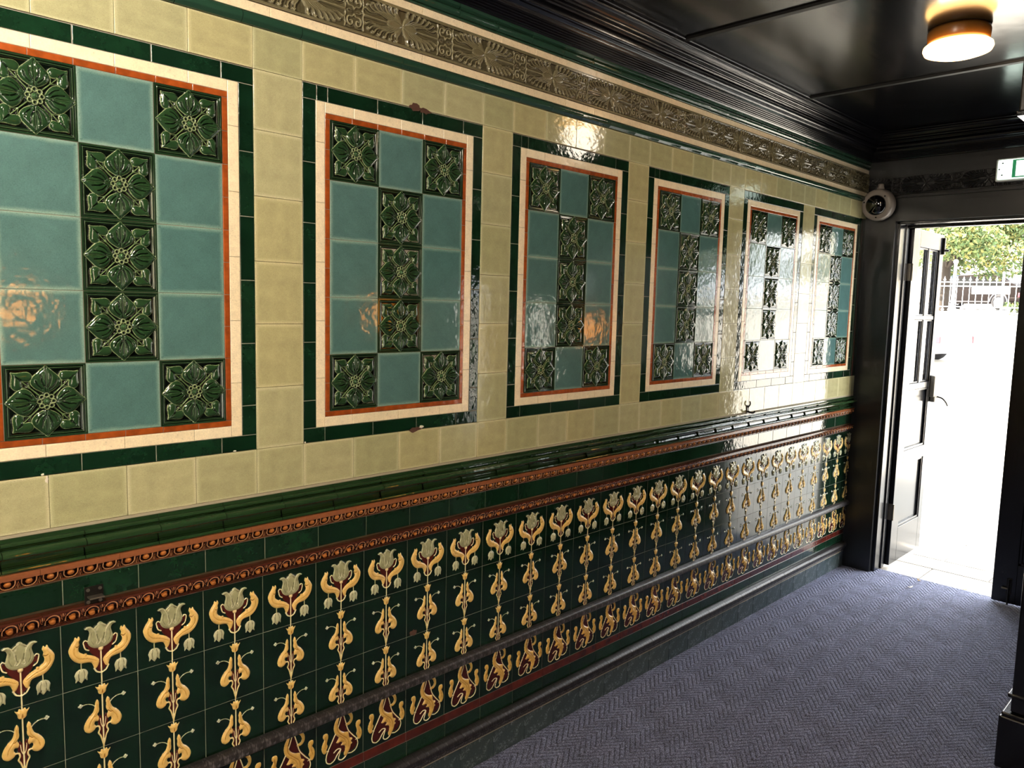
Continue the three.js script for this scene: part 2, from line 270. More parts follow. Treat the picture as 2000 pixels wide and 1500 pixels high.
// top tile: tulip between two leaves, hanging bells
function tulipDesign() {
  const d = new Design(TD - 0.0015, T - 0.0015, 320, GROUND); ground(d);
  d.shape([[0.33, 0.62], [0.36, 0.5], [0.44, 0.4], [0.5, 0.34], [0.56, 0.4], [0.64, 0.5], [0.67, 0.62], [0.5, 0.66]], { h: 0.0012, r: 0.003, col: MAR });
  d.shape([[0.425, 0.25], [0.5, 0.35], [0.575, 0.25], [0.5, 0.17]], { h: 0.0012, r: 0.003, col: MAR });
  d.both('line', [[0.34, 0.54], [0.3, 0.57], [0.28, 0.63], [0.275, 0.68], [0.3, 0.7], [0.325, 0.68]], 0.011, 0.009, 0.0032, CRM);
  d.both('shape', [[0.29, 0.58], [0.29, 0.67], [0.32, 0.67], [0.33, 0.6]], { h: 0.0012, r: 0.003, col: MAR });
  d.line([[0.5, 0], [0.5, 0.25], [0.5, 0.54]], 0.012, 0.012, 0.0035, CRM);
  d.both('shape', [[0.475, 0.36], [0.42, 0.425], [0.335, 0.475], [0.26, 0.515], [0.215, 0.56], [0.21, 0.61], [0.225, 0.65], [0.22, 0.7], [0.235, 0.745], [0.215, 0.79], [0.195, 0.765], [0.17, 0.79], [0.15, 0.74], [0.115, 0.69], [0.082, 0.615], [0.095, 0.525], [0.15, 0.43], [0.235, 0.372], [0.32, 0.36], [0.37, 0.34], [0.395, 0.285], [0.41, 0.235], [0.44, 0.25], [0.465, 0.3]], { h: 0.0058, r: 0.008, col: YEL, e: 0.0009, rc: [238, 204, 128], rh: 0.0003 });
  d.both('line', [[0.44, 0.36], [0.33, 0.425], [0.2, 0.47], [0.145, 0.55], [0.15, 0.63]], 0.006, 0.006, -0.0012, YEL2, 0.7);
  d.both('line', [[0.225, 0.65], [0.19, 0.64], [0.165, 0.66]], 0.008, 0.004, -0.0026, [120, 74, 24], 0.9);
  d.both('shape', [[0.27, 0.475], [0.285, 0.51], [0.31, 0.505], [0.315, 0.47]], { h: 0.0058, r: 0.005, col: YEL });
  d.both('line', [[0.405, 0.245], [0.44, 0.185], [0.5, 0.155]], 0.014, 0.012, 0.004, CRM);
  // tulip head
  const half = [[0.5, 0.545], [0.42, 0.552], [0.355, 0.6], [0.328, 0.665], [0.345, 0.745], [0.355, 0.8], [0.338, 0.845], [0.3, 0.862], [0.312, 0.895], [0.36, 0.9], [0.405, 0.868], [0.428, 0.85], [0.455, 0.9], [0.5, 0.935]];
  d.shape([...half, ...half.slice(1, -1).reverse().map(([u, v]) => [1 - u, v])], { h: 0.0055, r: 0.007, col: GRY, e: 0.001, rc: GRY2, rh: 0.0004 });
  d.both('line', [[0.3, 0.878], [0.35, 0.89], [0.4, 0.855], [0.43, 0.79], [0.44, 0.72], [0.455, 0.665], [0.44, 0.63], [0.455, 0.61], [0.485, 0.635], [0.5, 0.69]], 0.012, 0.011, 0.0072, GRY2);
  d.both('line', [[0.42, 0.86], [0.455, 0.89], [0.5, 0.915]], 0.01, 0.01, 0.0068, GRY2);
  d.both('line', [[0.45, 0.76], [0.462, 0.69], [0.47, 0.66]], 0.007, 0.005, -0.0018, [104, 104, 76], 0.8);
  d.both('line', [[0.385, 0.8], [0.37, 0.7], [0.4, 0.62]], 0.007, 0.005, -0.0012, [118, 118, 88], 0.6);
  const knob = []; for (let i = 0; i < 8; i++) knob.push([0.5 + 0.034 * Math.cos(i * Math.PI / 4), 0.53 + 0.036 * Math.sin(i * Math.PI / 4)]);
  d.shape(knob, { h: 0.007, r: 0.005, col: [230, 206, 150] });
  // hanging bells
  d.both('line', [[0.235, 0.43], [0.235, 0.35], [0.235, 0.26]], 0.009, 0.009, 0.003, [206, 196, 150]);
  d.both('shape', [[0.235, 0.29], [0.18, 0.272], [0.148, 0.215], [0.158, 0.15], [0.16, 0.095], [0.19, 0.125], [0.212, 0.1], [0.235, 0.075], [0.258, 0.1], [0.28, 0.125], [0.31, 0.095], [0.312, 0.15], [0.322, 0.215], [0.29, 0.272]], { h: 0.0055, r: 0.006, col: GRY2, e: 0.0008, rc: [208, 206, 172] });
  d.both('line', [[0.208, 0.27], [0.195, 0.2], [0.205, 0.13]], 0.006, 0.005, -0.0018, [112, 112, 84], 0.8); d.both('line', [[0.262, 0.27], [0.275, 0.2], [0.265, 0.13]], 0.006, 0.005, -0.0018, [112, 112, 84], 0.8);
  return d.blur(1);
}
// middle tiles: bud on the stem, two leaf lobes, stamens
function lyreDesign() {
  const d = new Design(TD - 0.0015, T - 0.0015, 288, GROUND); ground(d);
  d.line([[0.5, 0], [0.5, 0.12]], 0.014, 0.018, 0.003, [226, 200, 140]);
  d.shape([[0.455, 0.52], [0.43, 0.4], [0.45, 0.26], [0.5, 0.14], [0.55, 0.26], [0.57, 0.4], [0.545, 0.52], [0.5, 0.46]], { h: 0.0012, r: 0.003, col: MAR });
  d.line([[0.5, 0.1], [0.5, 0.5], [0.5, 1]], 0.013, 0.011, 0.0032, CRM);
  d.both('line', [[0.5, 0.3], [0.475, 0.36], [0.462, 0.46]], 0.008, 0.006, 0.0028, CRM);
  d.both('line', [[0.42, 0.64], [0.37, 0.7], [0.3, 0.735], [0.225, 0.735]], 0.008, 0.006, 0.0024, [206, 202, 168]);
  for (const s of [0.21, 0.79]) for (const [a, b] of [[0.018, 0], [-0.018, 0], [0, 0.018], [0, -0.018]]) { const c = []; for (let i = 0; i < 7; i++) c.push([s + a + 0.017 * Math.cos(i * 0.9), 0.735 + b + 0.017 * Math.sin(i * 0.9)]); d.shape(c, { h: 0.0032, r: 0.002, col: [190, 190, 166] }); }
  d.both('shape', [[0.43, 0.765], [0.405, 0.73], [0.393, 0.66], [0.368, 0.585], [0.312, 0.53], [0.262, 0.455], [0.243, 0.385], [0.265, 0.315], [0.325, 0.282], [0.385, 0.312], [0.405, 0.355], [0.385, 0.4], [0.395, 0.435], [0.435, 0.43], [0.448, 0.48], [0.43, 0.53], [0.452, 0.58], [0.452, 0.66], [0.452, 0.72]], { h: 0.006, r: 0.008, col: YEL, e: 0.0009, rc: [238, 204, 128], rh: 0.0003 });
  d.both('line', [[0.425, 0.7], [0.42, 0.6], [0.38, 0.53], [0.325, 0.45], [0.305, 0.375]], 0.006, 0.006, -0.0013, YEL2, 0.7);
  d.both('line', [[0.43, 0.55], [0.4, 0.525], [0.37, 0.52]], 0.008, 0.004, -0.002, [150, 98, 34], 0.8);
  d.both('line', [[0.4, 0.355], [0.44, 0.345], [0.452, 0.3], [0.435, 0.245], [0.462, 0.185], [0.492, 0.06]], 0.014, 0.012, 0.0036, [232, 210, 150]);
  d.shape([[0.5, 0.825], [0.455, 0.845], [0.44, 0.905], [0.412, 0.965], [0.448, 0.95], [0.465, 0.985], [0.5, 0.96], [0.535, 0.985], [0.552, 0.95], [0.588, 0.965], [0.56, 0.905], [0.545, 0.845]], { h: 0.0055, r: 0.006, col: YEL, e: 0.0008, rc: [238, 204, 128] });
  d.line([[0.5, 0.86], [0.5, 0.9]], 0.012, 0.008, -0.002, [150, 98, 34], 0.8);
  return d.blur(1);
}
// bottom tile: acanthus scroll over crossed stems
function scrollDesign() {
  const d = new Design(TD - 0.0015, T - 0.0015, 288, GROUND); ground(d);
  d.shape([[0.52, 0.95], [0.44, 0.78], [0.3, 0.5], [0.2, 0.3], [0.19, 0.18], [0.25, 0.1], [0.34, 0.12], [0.45, 0.18], [0.55, 0.2], [0.66, 0.16], [0.78, 0.16], [0.86, 0.26], [0.83, 0.4], [0.72, 0.55], [0.62, 0.72], [0.56, 0.9]], { h: 0.001, r: 0.003, col: [66, 20, 16] });
  d.line([[0.53, 1], [0.44, 0.74], [0.31, 0.5], [0.22, 0.34], [0.185, 0.22], [0.2, 0.13], [0.27, 0.085], [0.35, 0.11], [0.42, 0.2], [0.49, 0.29], [0.42, 0.31], [0.35, 0.27]], 0.012, 0.012, 0.0036, CRM);
  d.line([[0.54, 1], [0.6, 0.8], [0.66, 0.6], [0.76, 0.46], [0.85, 0.35], [0.87, 0.24], [0.82, 0.15], [0.73, 0.12], [0.66, 0.135]], 0.012, 0.012, 0.0036, CRM);
  d.line([[0.5, 0.28], [0.47, 0.19], [0.45, 0.11], [0.5, 0.065], [0.57, 0.075], [0.63, 0.13]], 0.012, 0.014, 0.0036, CRM);
  d.shape([[0.495, 1.0], [0.42, 0.93], [0.365, 0.83], [0.352, 0.73], [0.38, 0.62], [0.45, 0.535], [0.43, 0.49], [0.4, 0.45], [0.44, 0.42], [0.49, 0.43], [0.53, 0.4], [0.5, 0.36], [0.545, 0.34], [0.585, 0.32], [0.59, 0.24], [0.565, 0.15], [0.6, 0.1], [0.67, 0.17], [0.715, 0.27], [0.72, 0.38], [0.68, 0.47], [0.66, 0.57], [0.61, 0.585], [0.55, 0.61], [0.48, 0.67], [0.44, 0.76], [0.455, 0.87]], { h: 0.0062, r: 0.009, col: [212, 168, 86], e: 0.0009, rc: [236, 206, 136], rh: 0.0003 });
  d.line([[0.41, 0.82], [0.42, 0.68], [0.53, 0.55], [0.64, 0.43], [0.66, 0.28]], 0.009, 0.006, -0.0016, [150, 104, 42], 0.75);
  d.line([[0.47, 0.56], [0.56, 0.47], [0.6, 0.38]], 0.007, 0.004, -0.0012, [150, 104, 42], 0.6);
  d.shape([[0.56, 0.985], [0.66, 0.975], [0.74, 0.91], [0.765, 0.82], [0.74, 0.74], [0.67, 0.695], [0.6, 0.72], [0.62, 0.75], [0.67, 0.76], [0.7, 0.81], [0.685, 0.88], [0.635, 0.93]], { h: 0.0048, r: 0.005, col: [196, 158, 84], e: 0.0008, rc: [226, 200, 136] });
  for (const m of [0, 1]) {
    const f = ([u, v]) => (m ? [1.06 - u, v] : [u, v]);
    d.shape([[0.175, 0.715], [0.13, 0.7], [0.125, 0.64], [0.15, 0.6], [0.12, 0.54], [0.095, 0.46], [0.105, 0.38], [0.15, 0.32], [0.19, 0.335], [0.2, 0.4], [0.225, 0.45], [0.205, 0.5], [0.215, 0.56], [0.235, 0.64], [0.215, 0.7]].map(f), { h: 0.0052, r: 0.006, col: [210, 166, 84], e: 0.0008, rc: [236, 206, 136] });
    d.line([[0.165, 0.66], [0.175, 0.56], [0.15, 0.44]].map(f), 0.006, 0.005, -0.0014, [150, 104, 42], 0.7);
    d.line([[0.15, 0.35], [0.2, 0.36], [0.24, 0.345]].map(f), 0.01, 0.008, 0.0036, CRM);
  }
  d.shape([[0.66, 0.42], [0.72, 0.43], [0.755, 0.39], [0.72, 0.36], [0.75, 0.31], [0.7, 0.29], [0.66, 0.32]], { h: 0.0045, r: 0.005, col: [222, 184, 108] });
  return d.blur(1);
}
// frieze: half palmette flower on the left edge, scroll on the right edge
const FH = 0.1037;
function friezeDesign() {
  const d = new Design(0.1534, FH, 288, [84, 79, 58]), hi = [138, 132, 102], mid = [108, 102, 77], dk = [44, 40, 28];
  const A = 0.1534 / FH;
  d.each([0, 0, d.w, d.h], (k, x, y) => { const v = y / d.h; if (v < 0.06 || v > 0.93) { d.H[k] = 0.006; d.put(k, mid); } else if (v < 0.08 || v > 0.91) { d.H[k] = -0.001; d.put(k, dk); } });
  const fronds = [[0.13, 0.93, 0.02], [0.26, 0.925, 0.05], [0.385, 0.915, 0.08], [0.505, 0.9, 0.11], [0.615, 0.865, 0.15], [0.71, 0.8, 0.2], [0.775, 0.69, 0.26]];
  for (const s of [-1, 1]) fronds.forEach(([u, v, b], i) => {
    const o = v - 0.5, f = (x, y) => [x, 0.5 + s * y], pts = [f(b, 0.06), f(b + (u - b) * 0.45, 0.1 + o * 0.22), f(b + (u - b) * 0.82, o * 0.62), f(u, o * 0.97)];
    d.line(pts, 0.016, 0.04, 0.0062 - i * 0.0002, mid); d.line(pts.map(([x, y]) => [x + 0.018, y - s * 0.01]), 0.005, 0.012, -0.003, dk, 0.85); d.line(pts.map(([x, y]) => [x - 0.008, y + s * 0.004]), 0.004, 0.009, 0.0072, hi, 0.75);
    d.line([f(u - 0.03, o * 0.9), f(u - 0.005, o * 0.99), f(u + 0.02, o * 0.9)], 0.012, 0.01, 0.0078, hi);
  });
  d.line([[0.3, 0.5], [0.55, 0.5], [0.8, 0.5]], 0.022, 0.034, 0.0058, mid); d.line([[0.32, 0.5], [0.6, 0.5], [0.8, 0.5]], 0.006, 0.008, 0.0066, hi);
  d.shape([[0.0, 0.5], [0.08, 0.585], [0.2, 0.61], [0.3, 0.565], [0.335, 0.5], [0.3, 0.435], [0.2, 0.39], [0.08, 0.415]], { h: 0.0075, r: 0.006, col: mid, e: 0.0013, rc: hi, rh: 0.0012 });
  for (const s of [-1, 1]) d.shape([[0, 0.5], [0.02, 0.5 + s * 0.14], [0.08, 0.5 + s * 0.27], [0.15, 0.5 + s * 0.3], [0.175, 0.5 + s * 0.22], [0.13, 0.5 + s * 0.12]], { h: 0.0068, r: 0.006, col: mid, e: 0.0013, rc: hi, rh: 0.0012 });
  d.line([[0.815, 0.1], [0.825, 0.2], [0.81, 0.3], [0.83, 0.4], [0.815, 0.5], [0.83, 0.6], [0.81, 0.7], [0.825, 0.8], [0.815, 0.9]], 0.01, 0.01, 0.0056, hi);
  for (const s of [-1, 1]) {
    d.line([[1, 0.5 + s * 0.06], [0.97, 0.5 + s * 0.12], [0.9, 0.5 + s * 0.13], [0.865, 0.5 + s * 0.2], [0.88, 0.5 + s * 0.3], [0.93, 0.5 + s * 0.34], [0.965, 0.5 + s * 0.29], [0.95, 0.5 + s * 0.22], [0.92, 0.5 + s * 0.23]], 0.012, 0.014, 0.0056, hi);
    d.line([[0.86, 0.5 + s * 0.38], [0.92, 0.5 + s * 0.4], [0.98, 0.5 + s * 0.36], [1, 0.5 + s * 0.3]], 0.01, 0.01, 0.005, mid);
    d.line([[0.86, 0.5], [0.9, 0.5 + s * 0.04], [0.95, 0.5 + s * 0.02]], 0.012, 0.008, 0.005, mid);
  }
  return d.blur(1);
}
// egg-and-tongue mouldings; up: the row that opens upwards
function eggDesign(h, up) {
  const w = 0.1532, d = new Design(w, h, 384, up ? [78, 38, 23] : [76, 37, 21]), eg = [166, 100, 44], hi = [186, 136, 96], A = w / h;
  const lo = up ? 0.27 : 0.1, tp = up ? 0.86 : 0.6, mid = (lo + tp) / 2;
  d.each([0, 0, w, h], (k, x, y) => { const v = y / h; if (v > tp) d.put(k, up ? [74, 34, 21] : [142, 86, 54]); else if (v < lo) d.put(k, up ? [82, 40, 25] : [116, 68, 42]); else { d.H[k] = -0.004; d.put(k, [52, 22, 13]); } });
  for (let q = 0; q < 4; q++) {
    const c = (q + 0.5) / 4, f = (u, v) => [c + u, mid + v * A * (up ? 1 : -1)], r = (tp - lo) / A / 2;
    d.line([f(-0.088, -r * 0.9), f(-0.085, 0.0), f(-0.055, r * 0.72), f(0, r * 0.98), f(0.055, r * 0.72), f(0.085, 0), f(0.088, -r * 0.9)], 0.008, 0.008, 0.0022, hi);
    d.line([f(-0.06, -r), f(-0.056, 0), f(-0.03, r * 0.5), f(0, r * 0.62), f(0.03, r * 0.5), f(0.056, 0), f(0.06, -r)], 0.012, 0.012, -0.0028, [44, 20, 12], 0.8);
    const e = []; for (let i = 0; i < 10; i++) { const a = i / 10 * 2 * Math.PI; e.push(f(0.044 * Math.cos(a), -r * 0.25 + r * 0.72 * Math.sin(a))); }
    d.shape(e, { h: 0.0065, r: 0.0065, col: eg, floor: -0.001 });
  }
  for (let q = 0; q <= 4; q++) { const c = q / 4, f = (u, v) => [c + u, mid + v * A * (up ? 1 : -1)], r = (tp - lo) / A / 2; d.line([f(0, r * 0.9), f(0, r * 0.2)], 0.008, 0.003, 0.0012, hi); d.line([f(-0.026, r * 0.85), f(-0.012, 0), f(0, -r * 0.6)], 0.006, 0.004, 0.0012, [140, 84, 50]); d.line([f(0.026, r * 0.85), f(0.012, 0), f(0, -r * 0.6)], 0.006, 0.004, 0.0012, [140, 84, 50]); }
  return d.blur(1);
}
const dFlower = flowerDesign(), dTulip = tulipDesign(), dLyre = lyreDesign(), dScroll = scrollDesign(), dFrieze = friezeDesign();
const EH1 = 0.0372, EH2 = 0.0438, dEgg1 = eggDesign(EH1, false), dEgg2 = eggDesign(EH2, true);
const relief = (d, rough, seed) => new THREE.MeshPhysicalMaterial({ map: d.map(seed), roughness: rough });
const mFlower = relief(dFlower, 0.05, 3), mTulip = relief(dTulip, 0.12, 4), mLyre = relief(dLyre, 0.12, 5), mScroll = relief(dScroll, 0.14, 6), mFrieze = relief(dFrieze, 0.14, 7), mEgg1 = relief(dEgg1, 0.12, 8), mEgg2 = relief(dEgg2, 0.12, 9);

// ---------------------------------------------------------------- left wall
const FL = 2.015, Y = (r) => r + FL;                 // heights were read from the top of the panels
const S0 = -0.84, S1 = 4.345;
const wallLeft = struct('wall_left', 'long passage wall clad in green, teal and cream glazed tiles');
part('grout_bed', span(-0.2, -0.0018, 0, 2.62, -4.62, 2.15), mGrout, wallLeft);
for (let k = -1; k < 6; k++) part('grout_bed', span(-0.001, 0.0028, Y(-0.8405), Y(0.0805), -(k * 0.7456 + 3 * T + 0.0785), -(k * 0.7456 - 0.0785)), mGroutLight, wallLeft);
for (const [a, b] of [[-1.86, -1.174], [-1.129, -1.0735]]) part('grout_bed', span(-0.001, 0.0028, Y(a), Y(b), -4.345, 0.84), mGroutLight, wallLeft);
const lod = (s) => (s < -0.15 ? 2 : s < 1.25 ? 0 : s < 2.5 ? 1 : 2);
const wob = rng(99);
function settle(m, amt = 0.0035) { m.rotation.z = (wob() - 0.5) * amt; m.rotation.y = (wob() - 0.5) * amt; m.position.x += (wob() - 0.5) * 0.0004; return m; }
function runRow(fn, phase, pitch, s0 = S0, s1 = S1) { for (let i = Math.ceil((s0 - phase) / pitch - 1e-6); phase + i * pitch < s1 - 0.012; i++) { const a = phase + i * pitch, b = Math.min(a + pitch, s1); fn(a, b - a, i); } }
const pick = (list, i) => list[Math.floor(hash2(i, 5, list.length) * list.length) % list.length];
let serial = 0;
function flat(parent, name, mats, s, y, w, h, { gap = 0.0012, t = 0.005, full = false, b = 0.0012 } = {}) {
  const W = w - gap, Hh = h - gap, tn = full ? Math.floor(wob() * 4) : 0, key = `${name}|${W.toFixed(4)}|${Hh.toFixed(4)}|${t}|${tn}`;
  const m = part(name, cached(key, () => tileGeo(W, Hh, t, b, tn, 0.1524, full)), pick(mats, ++serial), parent);
  m.position.set(0, y + gap / 2, -(s + gap / 2)); return settle(m, full ? 0.005 : 0.003);
}
function reliefTile(parent, name, d, mat, s, y, L, { base, t = 0.005, flip = false, dens = [88, 48, 28], u1 = 1, ratio = d.h / d.w, gap = 0.0012 } = {}) {
  const nx = dens[L], ny = Math.max(6, Math.round(nx * ratio)), g = cached(`${name}|${L}|${flip}|${u1.toFixed(3)}|${t}`, () => d.geo(Math.max(4, Math.round(nx * u1)), ny, { base, t, flip, u1 }));
  const m = part(name, g, mat, parent); m.position.set(0, y + gap / 2, -(s + gap / 2)); return settle(m, 0.003);
}
// six picture panels (and the next one, beyond the left edge)
const PP = 0.7456, OR = 0.0145, CR = 0.0268, GR = 0.0385, MG = 0.079;
const flowers = new Set(['0,0', '2,0', '1,1', '1,2', '1,3', '0,4', '2,4']);
for (let k = -1; k < 6; k++) {
  const p = grp('tile_panel', wallLeft), s = k * PP, top = Y(0), bot = top - 5 * T, L = k < 0 ? 2 : k < 2 ? 0 : k < 4 ? 1 : 2;
  for (let r = 0; r < 5; r++) for (let c = 0; c < 3; c++) {
    const a = s + c * T, y = top - (r + 1) * T;
    if (flowers.has(`${c},${r}`)) reliefTile(p, 'flower_tile', dFlower, mFlower, a, y, L, { dens: [104, 84, 48], t: 0.003, gap: 0.001 });
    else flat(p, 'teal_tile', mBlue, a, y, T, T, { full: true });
  }
  const strip = (name, mats, a, b, y0, y1, n, horiz, g) => { for (let i = 0; i < n; i++) horiz ? flat(p, name, mats, a + (b - a) * i / n, y0, (b - a) / n, y1 - y0, { gap: g }) : flat(p, name, mats, a, y0 + (y1 - y0) * i / n, b - a, (y1 - y0) / n, { gap: g }); };
  const w = 3 * T;
  // thin orange slips, half a tile long
  strip('orange_slip', mOrange, s - OR, s + w + OR, top, top + OR, 6, true, 0.0011); strip('orange_slip', mOrange, s - OR, s + w + OR, bot - OR, bot, 6, true, 0.0011);
  strip('orange_slip', mOrange, s - OR, s, bot, top, 10, false, 0.0011); strip('orange_slip', mOrange, s + w, s + w + OR, bot, top, 10, false, 0.0011);
  const o1 = OR + CR, y1 = top + o1, y0 = bot - o1;
  // cream border
  const cut = [0, 0.087, 0.241, 0.395, w + 2 * OR];
  for (const yy of [top + OR, bot - o1]) for (let i = 0; i < 4; i++) flat(p, 'cream_border_tile', mCream, s - OR + cut[i], yy, cut[i + 1] - cut[i], CR, { gap: 0.001 });
  for (const ss of [s - o1, s + w + OR]) { const ys = [y0, y0 + 0.132, y0 + 0.284, y0 + 0.437, y0 + 0.59, y0 + 0.742, y1]; for (let i = 0; i < 6; i++) flat(p, 'cream_border_tile', mCream, ss, ys[i], CR, ys[i + 1] - ys[i], { gap: 0.001 }); }
  // dark green border
  const o2 = o1 + GR, g2 = 0.0019;
  const gc = [0, 0.04, 0.072, 0.2265, 0.381, 0.536, w + 2 * MG], gb = [0, 0.064, 0.218, 0.372, 0.526, w + 2 * MG];
  for (let i = 0; i + 1 < gc.length; i++) flat(p, 'green_border_tile', mGreen, s - MG + gc[i], y1, gc[i + 1] - gc[i], GR, { gap: g2, t: 0.0045 });
  for (let i = 0; i + 1 < gb.length; i++) flat(p, 'green_border_tile', mGreen, s - MG + gb[i], y0 - GR, gb[i + 1] - gb[i], GR, { gap: g2, t: 0.0045 });
  for (const ss of [s - MG, s + w + o1]) { const ys = [y0, y0 + 0.074, y0 + 0.228, y0 + 0.382, y0 + 0.535, y0 + 0.688, y1]; for (let i = 0; i < 6; i++) flat(p, 'green_border_tile', mGreen, ss, ys[i], MG - o1, ys[i + 1] - ys[i], { gap: g2, t: 0.0045 }); }
}
// pale green field: piers between the panels, one course above and one below
{
  const f = grp('pale_tile_field', wallLeft), top = Y(0.0815), bot = Y(-0.8418), cw = PP - 3 * T - 2 * MG, tw = (3 * T + 2 * MG) / 4;
  for (let k = -1; k < 6; k++) {
    const a = k * PP + 3 * T + MG;
    const ys = [bot, bot + 0.1551, bot + 0.3142, bot + 0.468, bot + 0.6247, bot + 0.7824, top];
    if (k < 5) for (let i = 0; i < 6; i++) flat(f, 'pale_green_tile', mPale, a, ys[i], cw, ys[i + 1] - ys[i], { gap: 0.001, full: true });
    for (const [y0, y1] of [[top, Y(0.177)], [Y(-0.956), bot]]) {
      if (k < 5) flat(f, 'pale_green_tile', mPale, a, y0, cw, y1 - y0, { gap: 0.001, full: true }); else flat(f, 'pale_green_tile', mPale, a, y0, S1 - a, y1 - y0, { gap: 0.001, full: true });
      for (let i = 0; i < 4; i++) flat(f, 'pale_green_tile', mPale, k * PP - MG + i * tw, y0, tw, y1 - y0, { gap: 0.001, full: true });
    }
  }
  const e = 5 * PP + 3 * T + MG;
  flat(f, 'edge_tile', mGreen, e, bot, 0.026, top - bot, { gap: 0.001 }); flat(f, 'edge_tile', mRed, e + 0.026, bot, 0.016, top - bot, { gap: 0.001 }); flat(f, 'edge_tile', mGreen, e + 0.042, bot, S1 - e - 0.042, top - bot, { gap: 0.001 });
}
// upper bands
{
  const b = grp('upper_tile_bands', wallLeft);
  const pt = [[0, 0], [0.003, 0.0005], ...arc(0.006, 0.016, 0.0155, -85, 85, 10), [0.003, 0.0315], [0, 0.032]];
  const gTube = (L) => cached('tube' + L.toFixed(4), () => mould(pt, L));
  runRow((s, w) => { const m = part('green_tube_tile', gTube(w - 0.0014), mGreenTube, b); m.position.set(0, Y(0.177), -s - 0.0007); settle(m, 0.004); }, 0.6584, 0.1537);
  runRow((s, w) => flat(b, 'cream_band_tile', mCream, s, Y(0.209), w, 0.0245, { gap: 0.001, t: 0.004 }), 0.5815, 0.1543);
  runRow((s, w, i) => { const flip = ((i % 2) + 2) % 2 === 1; reliefTile(b, 'palmette_frieze_tile', dFrieze, mFrieze, s, Y(0.2336), lod(s), { flip, u1: Math.min(1, w / 0.154), dens: [120, 72, 44] }); }, 0.9697, 0.1542, S0);
  runRow((s, w) => flat(b, 'cream_band_tile', mCream, s, Y(0.3373), w, 0.0245, { gap: 0.001, t: 0.004 }), 0.5815, 0.1543);
  const pt2 = [[0, 0], [0.006, 0], ...arc(0.006, 0.0028, 0.003, -80, 80, 5), [0.006, 0.006], ...arc(0.004, 0.0175, 0.0145, -70, 70, 9, 0.0118), [0.012, 0.0292], [0.018, 0.0335], [0.018, 0.041], [0, 0.042]];
  runRow((s, w) => { const m = part('green_crown_tile', cached('crown' + w.toFixed(4), () => mould(pt2, w - 0.0014)), mGreenTube, b); m.position.set(0, Y(0.3622), -s - 0.0007); settle(m, 0.003); }, 0.5585 - 0.0035, 0.154);
}
